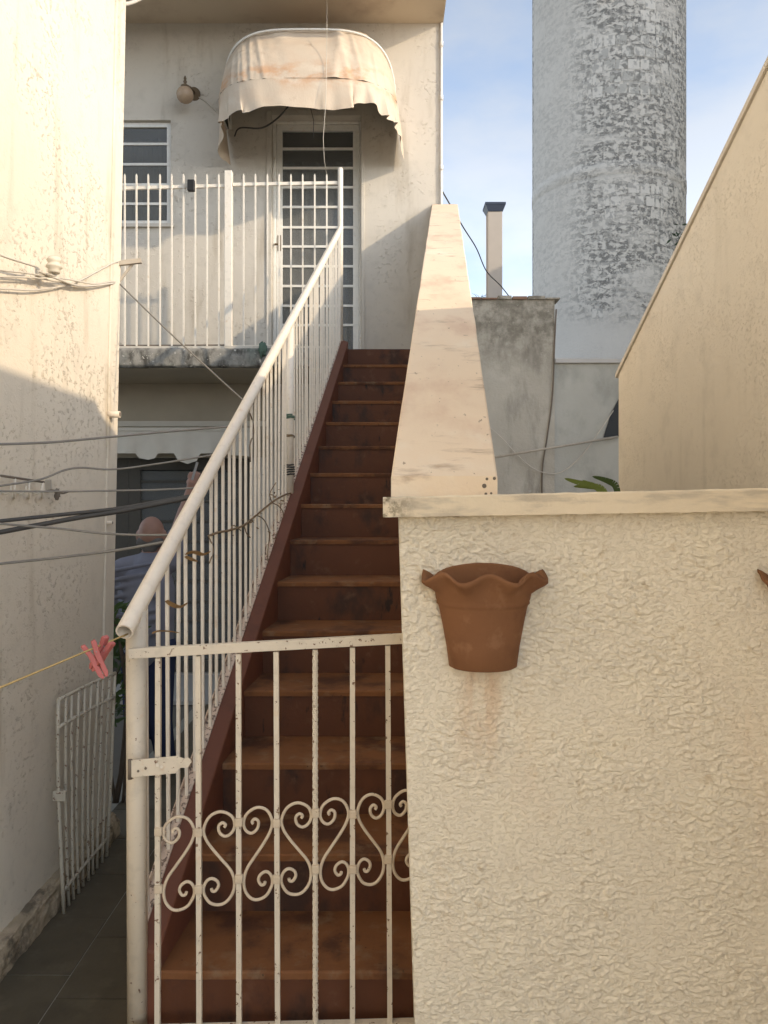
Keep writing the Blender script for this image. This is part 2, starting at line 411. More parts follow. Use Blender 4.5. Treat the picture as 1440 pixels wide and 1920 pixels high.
# ------------------------------------------------------------------ layout constants
DIR = .0745                       # the stair runs a little to the right as it climbs
D0, T, RZ, Z0 = 2.12, .305, .183, .319
NST = 15
def zn(D): return Z0 + (D - D0) / T * RZ          # nosing line
def xin(D): return -.616 + DIR * (D - D0)         # inner face of the stringer
ZL = Z0 + (NST-1)*RZ                              # landing level
DL = D0 + (NST-1)*T
YF = 7.2                                          # facade
XH = (825-720)/F*YF                               # right corner of the house
XT = 1.27                                         # tan wall
def xwall(D, z): return .085 + DIR*(D-1.8) + .032*max(0, min(1, (1.55-z)/1.2))

# ------------------------------------------------------------------ ground and floor
mb = MB()
mb.add([(-300,-300,-.03),(300,-300,-.03),(300,600,-.03),(-300,600,-.03)], [(0,1,2,3)])
struct(mb.build('ground', M['ground']))
fl = struct(MB().box(-1.5, -.70, .2, 6.2, -.025, -.003).build('floor', M['grout']))
tw = .355; g = .0025
me_t = MB().box(-tw/2+g, tw/2-g, -tw/2+g, tw/2-g, -.02, 0).mesh('tile'); me_t.materials.append(M['tile'])
for ci, (xc, off) in enumerate(((-1.065-tw/2, .145), (-1.065+tw/2, 2.50-7*tw))):
    for j in range(17):
        yy = off + j*tw + tw/2
        if yy - tw/2 < .2 or yy + tw/2 > 6.21: continue
        inst('tile', me_t, (xc, yy, random.uniform(-.0015, .001)), fl, rot=(random.uniform(-.004,.004), random.uniform(-.004,.004), 0))
struct(MB().box(-.70, 1.4, .2, 2.14, -.02, Z0-RZ).build('raised_floor', M['bounce_patio']))
struct(MB().box(-1.36, 9, -12, .199, -.02, Z0-RZ-.01).build('bounce_patio', M['bounce_patio']))  # unseen yard slab added behind the camera to bounce sunlight forward
struct(MB().box(-3.3, -.72, 6.23, 7.18, -.02, .012).build('porch_floor', M['porch']))

# ------------------------------------------------------------------ building on the left
lb = thing('side_building', 'sunlit cream stucco building wall with crumbling plinth beside the alley', 'building', (-1.33, 2.5, 0))
def xl(z): return -1.314 + .0196*(z-1.0)
mb = MB()
for (ya, yb, o) in ((-12, 3.615, 0), (3.615, 3.745, .007)):
    mb.hexa([(-4,ya,0),(xl(0)+o,ya,0),(xl(0)+o,yb,0),(-4,yb,0),(-4,ya,6.4),(xl(6.4)+o,ya,6.4),(xl(6.4)+o,yb,6.4),(-4,yb,6.4)])
mb.build('wall', M['left'], lb, bevel=.006)
def plinth(u, v):
    yy = -.5 + u*4.245; n = noise.noise(Vector((yy*5, v*3, 1)))*.5 + noise.noise(Vector((yy*14, v*7, 4)))*.5 + noise.noise(Vector((yy*37, v*17, 4)))*.3
    prof = [(-1.282, -.01), (-1.284, .05), (-1.286, .085), (-1.292, .10), (-1.31, .108), (-1.38, .114)]
    t = v*(len(prof)-1); i = min(int(t), len(prof)-2); f = t-i
    x = prof[i][0]*(1-f)+prof[i+1][0]*f; z = prof[i][1]*(1-f)+prof[i+1][1]*f
    return Vector((x + n*.016*(1 if i < 4 else 0), yy, z + n*.013*(0 if v < .1 else 1)))
MB().grid(plinth, 420, 24).build('plinth', M['plinth'], lb)

# ------------------------------------------------------------------ house facade
def walled(mb, x0, x1, z0, z1, y0, y1, holes):
    xs = sorted({x0, x1} | {h[0] for h in holes} | {h[1] for h in holes}); zs = sorted({z0, z1} | {h[2] for h in holes} | {h[3] for h in holes})
    xs = [x for x in xs if x0 <= x <= x1]; zs = [z for z in zs if z0 <= z <= z1]
    def solid(i, j):
        if i < 0 or j < 0 or i >= len(xs)-1 or j >= len(zs)-1: return False
        cx, cz = (xs[i]+xs[i+1])/2, (zs[j]+zs[j+1])/2
        return not any(h[0] < cx < h[1] and h[2] < cz < h[3] for h in holes)
    for i in range(len(xs)-1):
        for j in range(len(zs)-1):
            if not solid(i, j): continue
            a, b, c, d = xs[i], xs[i+1], zs[j], zs[j+1]
            mb.add([(a,y0,c),(b,y0,c),(b,y0,d),(a,y0,d)], [(0,1,2,3)]); mb.add([(a,y1,c),(b,y1,c),(b,y1,d),(a,y1,d)], [(3,2,1,0)])
            if not solid(i-1,j): mb.add([(a,y0,c),(a,y0,d),(a,y1,d),(a,y1,c)], [(0,1,2,3)])
            if not solid(i+1,j): mb.add([(b,y0,c),(b,y0,d),(b,y1,d),(b,y1,c)], [(3,2,1,0)])
            if not solid(i,j-1): mb.add([(a,y0,c),(b,y0,c),(b,y1,c),(a,y1,c)], [(3,2,1,0)])
            if not solid(i,j+1): mb.add([(a,y0,d),(b,y0,d),(b,y1,d),(a,y1,d)], [(0,1,2,3)])
def X_(px, D=YF): return (px-720)/F*D
def Z_(py, D=YF): return HC + (HZ-py)/F*D
house = thing('house', 'off-white two-storey stucco house with balcony, recessed glazed door and deep eave', 'house', (-1.5, YF, 0))
DO = (X_(509), X_(677), ZL, Z_(218))                       # upstairs door opening
WI = (X_(205), X_(320), Z_(420), Z_(225))                  # window
GO = (X_(150), X_(470), .01, Z_(858))                      # ground floor opening
mb = MB(); walled(mb, -4.2, XH, 0, 6.3, YF, YF+.28, [DO, WI, GO])
wall = mb.build('wall', M['house'], house)
# side and back walls, so the block is closed
MB().box(XH-.28, XH, YF+.28, 12, 0, 6.3).build('side_wall', M['house'], house)
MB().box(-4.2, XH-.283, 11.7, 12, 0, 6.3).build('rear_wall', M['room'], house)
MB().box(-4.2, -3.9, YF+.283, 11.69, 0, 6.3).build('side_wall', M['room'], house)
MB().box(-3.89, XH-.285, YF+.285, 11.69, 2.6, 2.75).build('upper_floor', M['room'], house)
# eave
mb = MB().box(-4.4, XH+.03, 6.15, 12.2, 6.075, 6.30); mb.box(-4.4, XH+.03, 6.10, 6.147, 5.98, 6.36)
mb.build('eave', M['soffit'], house)
mb = MB().hexa([(-4.5,6.0,6.37),(XH+.12,6.0,6.37),(XH+.12,9.3,7.4),(-4.5,9.3,7.4),(-4.5,6.0,6.45),(XH+.12,6.0,6.45),(XH+.12,9.3,7.48),(-4.5,9.3,7.48)])
mb.hexa([(-4.5,9.3,7.4),(XH+.12,9.3,7.4),(XH+.12,12.5,6.37),(-4.5,12.5,6.37),(-4.5,9.3,7.48),(XH+.12,9.3,7.48),(XH+.12,12.5,6.45),(-4.5,12.5,6.45)])
mb.build('roof', M['rooftile'], house)
# balcony slab with ragged edge
def slabedge(u, v):
    x = -4.2 + u*(4.2 + xin(DL) - .05); n = noise.noise(Vector((x*6, v*4, 2)))*.6 + noise.noise(Vector((x*19, v*9, 5)))*.4
    prof = [(YF-.01, 2.725), (6.36, 2.725), (6.345, 2.735), (6.342, 2.80), (6.345, 2.865), (6.36, 2.882), (YF-.01, 2.882)]
    t = v*(len(prof)-1); i = min(int(t), len(prof)-2); f = t-i
    yy = prof[i][0]*(1-f)+prof[i+1][0]*f; z = prof[i][1]*(1-f)+prof[i+1][1]*f
    e = 1 if 1 <= t <= 5 else 0
    return Vector((x, yy + n*.012*e, z + n*.008*e))
MB().grid(slabedge, 220, 24).build('balcony_slab', M['slab'], house)
MB().box(-4.2, xin(DL)-.06, 6.40, YF-.012, 2.716, 2.7235).build('balcony_underside', M['shaded_lintel'], house)  # brown tone stands for the shade below the slab
MB().box(-4.2, xin(DL)-.055, 6.372, 6.44, 2.8825, 2.902).build('balcony_kerb', M['house'], house)
MB().box(-3.6, X_(505), YF-.028, YF-.011, Z_(800), Z_(790)).build('moulding', M['valance'], house)

def glazed(name, parent, x0, x1, z0, z1, y, zm, fr, panes_mat=M['glass'], label=None, sill=0, fm=None):
    fm = fm or M['white']; mb = MB(); d0, d1 = y-.02, y+.02
    mb.box(x0, x0+fr, d0, d1, z0, z1); mb.box(x1-fr, x1, d0, d1, z0, z1)
    mb.box(x0+fr, x1-fr, d0, d1, z1-fr, z1); mb.box(x0+fr, x1-fr, d0, d1, z0, z0+max(fr, sill))
    o = mb.build(name, fm, parent, bevel=.003)
    if label: o['label'] = label
    zz = [z0+max(fr, sill)] + sorted(zm) + [z1-fr]
    for q in sorted(zm): MB().box(x0+fr, x1-fr, y-.014, y+.014, q-.011, q+.011).build('glazing_bar', fm, o)
    for a, b in zip(zz[:-1], zz[1:]):
        MB().box(x0+fr, x1-fr, y-.002, y+.002, a+.008, b-.008).build('pane', panes_mat, o)
    return o
YD = YF+.12
zm = [Z_(p, YD) for p in (280,316,352,389,427,463,500,537,574,610)]
door = glazed('door', house, X_(530,YD)-.055, X_(662,YD)+.055, ZL+.005, Z_(236,YD), YD, zm, .055, label='white glazed door of stacked panes under the awning')
mb = MB(); xa, xb = X_(530,YD)-.055, X_(662,YD)+.055
mb.box(DO[0]+.002, xa-.002, YD-.035, YD+.03, ZL+.003, DO[3]-.002); mb.box(xb+.002, DO[1]-.002, YD-.035, YD+.03, ZL+.003, DO[3]-.002)
mb.box(xa-.001, xb+.001, YD-.035, YD+.03, Z_(236,YD)+.003, DO[3]-.002)
mb.build('door_jamb', M['white'], house, bevel=.004)
mb = MB(); mb.box(xa+.012, xa+.042, YD-.028, YD-.019, Z_(472,YD), Z_(443,YD)); mb.tube([P(516,458,YD-.03), P(516,458,YD-.07), P(525,459,YD-.075)], .009)
mb.build('door_handle', M['brass'], door)
mb = MB()
for (x0,x1,z0,z1) in ((DO[0]-.045, DO[0]-.002, ZL, DO[3]+.05), (DO[1]+.002, DO[1]+.03, ZL, DO[3]+.05)):
    mb.box(x0,x1,YF-.012,YF-.001,z0,z1)
mb.box(DO[0]-.001, DO[1]+.001, YF-.012, YF-.001, DO[3]+.002, DO[3]+.05)
mb.build('door_surround', M['house'], house, bevel=.002)
YW = YF+.06
win = glazed('window', house, WI[0]+.002, WI[1]-.002, WI[2]+.002, WI[3]-.002, YW, [Z_(p,YW) for p in (271,309,347,383)], .045, label='white barred window above the balcony rail')
MB().box(WI[0]-.03, WI[1]+.035, YF-.03, YF+.03, WI[2]-.035, WI[2]-.001).build('window_sill', M['house'], house, bevel=.004)
# ground floor glazed door in its dark opening
YG = YF+.10
gz = [Z_(p,YG) for p in (903,940,977.5,1015,1053,1090,1127.5,1164,1203,1241)]
gd = glazed('ground_floor_door', house, X_(243,YG), X_(468,YG), .02, GO[3]-.002, YG, gz, .11, fm=M['shadeframe'], label='dim glazed door under the balcony')  # frame colour darkened to carry the shade of the porch
mb = MB(); mb.box(GO[0]+.002, X_(243,YG)-.002, YG-.02, YG+.02, .02, GO[3]-.002); mb.build('shutter', M['shadeframe'], house)
MB().box(-3.6, X_(500), YF-.010, YF-.0005, GO[3]+.001, 2.72).build('shaded_lintel', M['shaded_lintel'], house)  # wall strip coloured browner to hold the balcony's shade
# curtains inside
def curtain(x0, x1, z0, z1, y):
    mb = MB(); mb.grid(lambda u, v: Vector((x0+(x1-x0)*u, y + .022*math.sin(u*(x1-x0)*58) + .008*math.sin(u*(x1-x0)*131+1), z0+(z1-z0)*v)), 90, 2)
    return mb.build('curtain', M['curtain'])
tag(curtain(DO[0]+.09, DO[1]-.09, ZL+.03, Z_(300,YD), YD+.055), 'grey pleated curtain hanging behind the upstairs glazed door', 'curtain')
tag(curtain(WI[0]-.05, WI[1]-.0, WI[2]-.1, WI[3]-.02, YF+.34), 'grey pleated curtain hanging behind the barred window', 'curtain')
# conduit up the corner
o = MB().tube([(XH+.012, YF-.012, 2.9), (XH+.012, YF-.012, 6.07)], .012).build('conduit', M['white'], house)
for zc in (4.7, 5.35, 5.85): MB().tube([(XH+.012, YF-.012, zc), (XH+.012, YF-.012, zc+.05)], .017).build('conduit_clip', M['white'], house)

# ------------------------------------------------------------------ staircase
st = thing('staircase', 'steep narrow staircase painted brown-red, climbing to the upstairs door', 'stairs', (-.3, D0, 0))
mb = MB(); XW_ = .78
steps = []
for q in range(4):
    mb = MB(); mb.box(0, XW_, .009, .46, -.5, -.022); rings = []
    for i in range(49):
        x = XW_*i/48; n = noise.noise(Vector((x*14, q*7, 0)))*.0022 + noise.noise(Vector((x*45, q*7, 3)))*.0016
        ch = max(0, noise.noise(Vector((x*9, q*5, 8)))-.32)*.03
        rings.append([(x,n+ch*.4,-.0225),(x,n+ch*.6,-.006-ch*.4),(x,.004+n+ch,-.0005-ch*.15),(x,.05,0),(x,.46,0),(x,.46,-.0225)])
    for A_, B_ in zip(rings[:-1], rings[1:]): mb.add(A_+B_, [(k_, (k_+1) % 6, 6+(k_+1) % 6, 6+k_) for k_ in range(6)])
    mb.add(rings[0], [tuple(range(6))]); mb.add(rings[-1], [tuple(range(6))[::-1]])
    me = mb.mesh('step'); me.materials.append(M['stair']); me.materials.append(M['tread'])
    for i in range(6, len(me.polygons)): me.polygons[i].material_index = 1
    steps.append(me)
for i in range(NST-1):
    D = D0 + i*T
    inst('step', steps[i % 4], (xin(D)-.004, D, Z0+i*RZ), st)
mb = MB(); mb.box(xin(DL)-.004, XH-.003, DL, YF-.003, ZL-.16, ZL); mb.build('landing', M['stair'], st, bevel=.006)
def sl(x_, D, dz): return (x_, D, zn(D)+dz)
a, b = D0-.005, DL+.02
mb = MB(); xo = .055
mb.hexa([(xin(a)-xo,a,Z0-RZ-.02),(xin(a),a,Z0-RZ-.02),(xin(b),b,ZL-.6),(xin(b)-xo,b,ZL-.6),
         sl(xin(a)-xo,a,.074), sl(xin(a),a,.05), sl(xin(b),b,.05), sl(xin(b)-xo,b,.074)])
mb.build('stringer', M['stringer'], st, bevel=.005)
mb = MB()
mb.hexa([(xin(a)-xo+.004,a+.02,-.02),(.1,a+.02,-.02),(.4,b-.02,-.02),(xin(b)-xo+.004,b-.02,-.02),
         (xin(a)-xo+.004,a+.02,Z0-RZ-.06),(.1,a+.02,Z0-RZ-.06),(.4,b-.02,ZL-.75),(xin(b)-xo+.004,b-.02,ZL-.75)])
mb.build('under_stair', M['left'], st)

# wall beside the stair with its sloping coping
sw = thing('stair_wall', 'sloping stair wall with broad pinkish coping rising to the house corner', 'wall', (.2, 1.95, 0))
def cz(D): return 1.666 + (D-1.83)*(Z_(383,YF-.01)-1.666)/(YF-.01-1.83)
mb = MB(); secs = []
for D in (1.949, 3, 4.5, YF-.004):
    t = cz(D)-.045; r_ = xwall(D, 3)+.165
    secs.append([(xwall(D,0),D,-.02), (xwall(D,1.0),D,min(1.0,t)), (xwall(D,1.55),D,min(1.55,t)), (xwall(D,3),D,t), (min(r_, 9),D,t), (r_,D,-.02)])
for A_, B_ in zip(secs[:-1], secs[1:]):
    n = len(A_); mb.add(A_+B_, [(i, (i+1) % n, n+(i+1) % n, n+i) for i in range(n)])
mb.add(secs[0], [tuple(range(6))]); mb.add(secs[-1], [tuple(range(6))[::-1]])
mb.build('wall', M['left'], sw)
def cop(u, v):      # coping as a slightly uneven slab
    D = 1.83 + (YF-.006-1.83)*v
    xi = .016 + (X_(810)-.016)*v; xo_ = .269 + (X_(858)-.269)*v
    return xi, xo_, D
mb = MB(); NN = 60; rings = []
for j in range(NN+1):
    v = j/NN; xi, xo_, D = cop(0, v); n = noise.noise(Vector((D*3, 0, 0)))*.003; n2 = noise.noise(Vector((D*3, 5, 0)))*.003
    zt = cz(D); th = .049
    rings.append([(xi+n, D, zt-th), (xo_+n2, D, zt-th), (xo_+n2, D, zt-.004), (xo_+n2-.004, D, zt), ((xi+xo_)/2, D, zt+n*.6), (xi+n+.004, D, zt), (xi+n, D, zt-.004)])
for A_, B_ in zip(rings[:-1], rings[1:]): mb.add(A_+B_, [(i, (i+1) % 7, 7+(i+1) % 7, 7+i) for i in range(7)])
mb.add(rings[0], [tuple(range(7))]); mb.add(rings[-1], [tuple(range(7))[::-1]])
mb.build('coping', M['coping'], sw)
me_m = MB().ell((0,0,0), 1, .12, 1, 10, 5).mesh('mould_spot'); me_m.materials.append(M['oldiron'])
for (px, py, r) in ((913,898,.0035),(927,897,.004),(908,911,.0055),(911,926,.0035),(921,925,.003)):
    inst('mould_spot', me_m, P(px,py,1.8295), sw, scale=(r,.004,r))

# ------------------------------------------------------------------ front wall with flowerpots
fw = thing('front_wall', 'rough yellow-cream stucco wall with a weathered slab cap and flowerpots', 'wall', (.6, 1.8, 0))
ZT = 1.585
def edge_x(z): return .035 + .037*(HC-.035-z)/1.17
def hgt(x, z):
    p = Vector((x*52, z*96, .3)); w = Vector((noise.noise(p*.6+Vector((7,0,0))), noise.noise(p*.6+Vector((0,9,0))), 0))*.8
    n = noise.noise(p+w); n2 = noise.noise(p*2.3+w*1.3+Vector((3,1,5))); n3 = noise.noise(p*5.1)
    q = noise.noise(Vector((x*4.3+2, z*4.0, 4))) + .5*noise.noise(Vector((x*11, z*12, 1)))
    patch = sstep(-.40, .10, q)
    lip = max(0., n)*(1 if n < .18 else max(0., 1-(n-.18)*1.2))     # sharp lower lips
    return (sstep(.06, .13, n)*.0021 + sstep(.10, .2, n2)*.0014 + lip*.0038)*(.06+.94*patch) + n3*.0004
mb = MB(); NX, NZ = 560, 740; x1w = 1.265
mb.grid(lambda u, v: (lambda z: (lambda x: Vector((x, 1.8-hgt(x,z), z)))(edge_x(z) + (x1w-edge_x(z))*(u**1.0) + (.003*noise.noise(Vector((z*40,1,1))) if u == 0 else 0)))(.02 + (ZT-.02)*v), NX, NZ)
mb.build('render_face', M['cream'], fw)
mb = MB(); mb.hexa([(edge_x(0)+.001,1.801,-.02),(x1w,1.801,-.02),(x1w,1.95,-.02),(edge_x(0)+.001,1.95,-.02),(edge_x(ZT)+.001,1.801,ZT),(x1w,1.801,ZT),(x1w,1.95,ZT),(edge_x(ZT)+.001,1.95,ZT)])
mb.build('wall_core', M['cream'], fw)
# cap: rises slightly to the right, chipped edges
def capt(x): return (Z_(932,1.76) + (Z_(915,1.76)-Z_(932,1.76))*(x+.0024)/.876, Z_(970,1.76) + (Z_(958,1.76)-Z_(970,1.76))*(x+.0024)/.876)
rings = []; mb = MB()
for j in range(121):
    x = -.0024 + 1.268*j/120; t, b_ = capt(x); n = noise.noise(Vector((x*30,2,0)))*.0018; n2 = noise.noise(Vector((x*26,7,0)))*.0016
    rings.append([(x,1.76+n2,b_+n),(x,1.98,b_+n),(x,1.98,t),(x,1.763+n2,t+n),(x,1.76+n2,t-.004+n)])
for A_, B_ in zip(rings[:-1], rings[1:]): mb.add(A_+B_, [(i, (i+1) % 5, 5+(i+1) % 5, 5+i) for i in range(5)])
mb.add(rings[0], [tuple(range(5))]); mb.add(rings[-1], [tuple(range(5))[::-1]])
mb.build('cap_slab', M['cap'], fw)

# wall pots
def pot(cx, label):
    base = P(0, 1250, 1.8).z; rim = P(0, 1086, 1.79).z
    t = thing('wall_pot', label, 'flowerpot', (cx, 1.795, base), 'terracotta wall pots')
    prof = [(.0, 0), (.070, 0), (.077, .004), (.083, .05), (.092, .10), (.100, .140), (.102, .146), (.106, .150), (.105, .156), (.107, .160), (.110, .175), (.122, .192), (.136, .203), (.143, .209),
            (.143, .217), (.134, .214), (.118, .204), (.104, .185), (.094, .15), (.075, .03), (0, .03)]
    n = 72; vs_ = []; fs = []
    for i, (r, z) in enumerate(prof):
        w = sstep(.165, .205, z) if r > .09 else 0
        for kk in range(n+1):
            th = math.pi*kk/n
            rr = r*(1 + w*.045*math.cos(8*th+math.pi)); zz = z*1.0 + w*.0105*math.cos(8*th)
            vs_.append(Vector((cx - rr*math.cos(th)*1.02, 1.797 - rr*math.sin(th)*.86, base + zz)))
    for i in range(len(prof)-1):
        for kk in range(n): fs.append((i*(n+1)+kk, i*(n+1)+kk+1, (i+1)*(n+1)+kk+1, (i+1)*(n+1)+kk))
    MB().add(vs_, fs, True).build('bowl', M['terra'], t)
    pts = []
    for q in range(21):
        a_ = math.pi*q/20; pts.append((cx + .118*math.cos(a_), 1.7925, base + .195 + .047*math.sin(a_)**.8))
    pts += [(cx-.10,1.7925,base+.14),(cx-.072,1.7925,base),(cx+.072,1.7925,base),(cx+.10,1.7925,base+.14)]
    MB().prism(pts, (0,.012,0)).build('back_plate', M['terra'], t, bevel=.003)
    return t
p1 = pot(X_(905,1.8), 'terracotta half-round wall pot with ruffled rim above a rust run')
p2 = pot(X_(1531,1.8), 'terracotta wall pot whose rim just shows against the tan wall end')

# ------------------------------------------------------------------ tan wall (gable of the shed on the right)
tg = thing('shed', 'tan stucco shed wall with steep sloping roof edge beside the courtyard', 'shed', (XT, 3, 0))
yf = XT*F/(1160-720); zf = Z_(703, yf); yn = XT*F/720; zne = Z_(130, yn)
slope = (zne-zf)/(yn-yf); zr = 3.17; yr = yf + (zr-zf)/slope
YS = .2
prof = [(YS,-.02),(yf,-.02),(yf,zf),(yr,zr),(YS,zr)]
MB().prism([(XT,y,z) for y,z in prof], (3.2,0,0)).build('wall', M['tan'], tg)
mb = MB(); e = .010; h_ = .024
mb.hexa([(XT-e,yf+.03,zf-.012),(XT+3.25,yf+.03,zf-.012),(XT+3.25,yr,zr+.002),(XT-e,yr,zr+.002),(XT-e,yf+.03,zf-.012+h_),(XT+3.25,yf+.03,zf-.012+h_),(XT+3.25,yr,zr+.002+h_),(XT-e,yr,zr+.002+h_)])
mb.build('roof_edge', M['tantrim'], tg)
MB().box(XT-.03, XT+3.25, YS-.03, yr-.001, zr+.002, zr+.038).build('flat_roof', M['tantrim'], tg)

# ------------------------------------------------------------------ courtyard back walls, chimney, tower
YM = 10.0
mw = thing('boundary_wall', 'tall dark mossy rendered wall with broken clay tiles along its top', 'wall', (1.7, YM, 0))
xm1 = X_(1040, YM)
def mos(u, v):
    x = .3 + (xm1-.3)*u; z = -.02 + (Z_(560,YM)+.02)*v
    if v > .99: z += .02*noise.noise(Vector((x*5,1,1)))
    return Vector((x, YM + .012*noise.noise(Vector((x*3,z*3,0))), z))
MB().grid(mos, 70, 70).build('wall_face', M['mossy'], mw)
MB().box(.3, xm1-.001, YM+.014, YM+.22, -.02, Z_(560,YM)-.012).build('wall_core', M['mossy'], mw)
xx = .9
while xx < xm1-.1:
    w = random.uniform(.16,.24); MB().box(xx, xx+w-.012, YM-.03+random.uniform(-.01,.01), YM+.24, Z_(562,YM), Z_(562,YM)+random.uniform(.02,.05)).build('tile', M['rooftile'] if random.random() < .5 else M['mossy'], mw, bevel=.006); xx += w
gw = thing('courtyard_wall', 'lower grey-green rendered wall with pale coping below the water tower', 'wall', (2.6, YM+.05, 0))
MB().box(xm1+.002, 6.2, YM+.03, YM+.25, -.02, Z_(681,YM)).build('wall_face', M['grey'], gw)
MB().box(xm1+.002, 6.2, YM-.02, YM+.28, Z_(681,YM)+.001, Z_(672,YM)).build('coping', M['pcap'], gw, bevel=.008)
# dark hole / tarp corner at the shed's end
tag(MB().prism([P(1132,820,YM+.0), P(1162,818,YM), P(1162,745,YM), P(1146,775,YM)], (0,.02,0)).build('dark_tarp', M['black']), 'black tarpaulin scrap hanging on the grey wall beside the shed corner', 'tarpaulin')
tag(MB().tube([P(905,861,9.6), P(1158,819,9.97)], .016).build('pole', M['wood']), 'grey weathered pole slanting across the courtyard wall', 'pole')

ch = thing('chimney', 'slim square beige flue pipe with dark metal cap behind the mossy wall', 'chimney', (X_(926,11), 11, 0))
xa, xb = X_(913,11), X_(940,11)
MB().box(xa, xb, 10.9, 11.1, 0, Z_(401,11)).build('flue', M['flue'], ch, bevel=.008)
mb = MB(); xc = (xa+xb)/2; zt = Z_(401,11)
mb.hexa([(xc-.10,10.89,zt),(xc+.10,10.89,zt),(xc+.10,11.11,zt),(xc-.10,11.11,zt),(xc-.14,10.86,zt+.085),(xc+.14,10.86,zt+.085),(xc+.14,11.14,zt+.085),(xc-.14,11.14,zt+.085)])
mb.box(xc-.145,xc+.145,10.855,11.145,zt+.086,zt+.115); mb.build('cap', M['fluecap'], ch)

TX, TY, TR = 5.774, 20.0, 1.905
tt = thing('water_tower', 'huge round water tower of peeling white-painted blockwork behind the courtyard', 'water tower', (TX, TY, 0))
prof = [(TR+.06,-.02),(TR+.06,.5),(TR,.52),(TR,5.95),(TR,6.0),(TR,9.30),(TR,9.36),(TR+.012,9.38),(TR+.012,9.62),(TR,9.64),(TR,9.70),(TR,12.6),(TR,19.0),(TR+.35,19.4),(TR+.35,23.0),(0,23.2)]
MB().lathe(prof, (TX,TY,0), 96).build('shaft', M['tower'], tt)
bw, bh, bd = .262, .245, .05
mb = MB(); mb.hexa([(-bw/2,-.02,-bh/2),(bw/2,-.02,-bh/2),(bw/2*.98,bd,-bh/2),(-bw/2*.98,bd,-bh/2),(-bw/2,-.02,bh/2),(bw/2,-.02,bh/2),(bw/2*.98,bd,bh/2),(-bw/2*.98,bd,bh/2)])
me_b = mb.mesh('brick'); me_b.materials.append(M['tbrick']); me_d = mb.mesh('brick'); me_d.materials.append(M['dbrick'])
nb = 0; ncol = 43
for row in range(0, 34):
    z = 6.1 + row*.29
    for c in range(ncol):
        ang = -math.pi + (c + .5*(row % 2))*2*math.pi/ncol
        if math.sin(ang) > -.12 or nb >= 300: continue
        xx, yy = TX + TR*math.cos(ang), TY + TR*math.sin(ang)
        s = noise.noise(Vector((ang*1.3, z*.55, 3.3))) + .35*noise.noise(Vector((ang*4, z*1.6, 1)))
        band = 1 if 11.3 < z < 13.0 else 0
        mid = math.exp(-((ang+1.35)/.75)**2)
        if abs(z-9.5) < .25: continue
        if s*.75 + .46*band*(1 if -2.0 < ang < -.55 else .1) + .10*math.exp(-((z-8.2)/1.2)**2) > .27 and random.random() < .86:
            inst('brick', me_d if (11.2 < z < 12.9 and ang > -1.95 and random.random() < .8) else me_b, (xx - (.012+random.uniform(0,.012))*-math.cos(ang)*-1 , yy - 0, z+random.uniform(-.008,.008)), tt, rot=(random.uniform(-.008,.008), random.uniform(-.012,.012), ang+math.pi/2), scale=(random.uniform(.8,1.03), random.uniform(.05,.25), random.uniform(.8,1.03))); nb += 1

# unseen block added to keep the tower in shade
nb_ = thing('tower_shade_block', 'plain beige unseen block added beyond the shed to shade the tower', 'building', (20, 18, 0))
mb = MB(); hs = []
for fl_ in range(5):
    for q in range(6): hs.append((8.6+q*3.0, 10.0+q*3.0, 1.2+fl_*3.1, 2.6+fl_*3.1))
mb2 = MB(); walled(mb2, 7.5, 27.5, -.02, 18.0, 15.5, 15.8, hs)
mb2.v = [Vector((v.y, v.x, v.z)) for v in mb2.v]; mb2.build('wall', M['tan'], nb_)
MB().box(15.81, 26, 7.5, 27.5, -.02, 18.0).build('core', M['tan'], nb_)

nh = thing('courtyard_shade_block', 'plain unseen block added behind the shed to shade the courtyard walls', 'house', (7.5, 8, 0))  # unseen block added to keep sun off the courtyard walls
mb = MB(); walled(mb, 5.3, 10, -.02, 6.6, 6.2, 6.45, [(6.2,7.4,3.6,4.8),(8.2,9.4,3.6,4.8),(7.0,8.0,0,2.1)]); mb.build('wall', M['tan'], nh)
MB().box(5.301, 9.999, 6.46, 9.9, -.02, 6.599).build('core', M['tan'], nh)
# foliage
def leafquad(mb, c, s, d=None):
    d = d or Vector((random.gauss(0,1), random.gauss(0,1), random.gauss(0,.7))).normalized()
    sd = d.orthogonal().normalized(); sd.rotate(Matrix.Rotation(random.uniform(0,6.28), 3, d)); up = d.cross(sd)
    c = Vector(c); mb.add([c-d*s, c+sd*s*.38+up*s*.12, c+d*s, c-sd*s*.38+up*s*.12], [(0,1,2),(0,2,3)])
tr_ = thing('tree', 'dark bushy tree top peeking out between tower and shed roof', 'tree', (X_(1335,15), 15, 0))
c0 = P(1338, 452, 15)
MB().tube([(c0.x,15,-.02),(c0.x+.05,15,2.5),(c0.x,15,c0.z-.4),(c0.x,15,c0.z+.3)], [.16,.12,.07,.02]).build('trunk', M['bark'], tr_)
mb = MB()
for i in range(46):
    dirv = Vector((random.gauss(0,.24), random.gauss(0,.4), random.gauss(.0,.30))); tip = c0 + dirv
    for j in range(46):
        leafquad(mb, tip + Vector((random.gauss(0,.11), random.gauss(0,.11), random.gauss(0,.10))), random.uniform(.04,.085))
mb.build('crown', M['treeleaf'], tr_)
mb = MB()
for i in range(26):
    a_ = Vector((X_(900+random.gauss(0,6),YM+.1), YM+.1, Z_(562,YM))); d_ = Vector((random.gauss(0,.06), random.gauss(0,.04), random.uniform(.05,.13)))
    mb.tube([a_, a_+d_*.6, a_+d_+Vector((d_.x*.7,0,-.02))], [.004,.003,.001], 4)
tag(mb.build('weed_tuft', M['leaf']), 'small weed tuft growing on top of the mossy wall', 'plant')
pl = thing('garden_plant', 'green strap-leaved plant poking up behind the wall cap by the shed', 'plant', (.95, 3.2, 0))
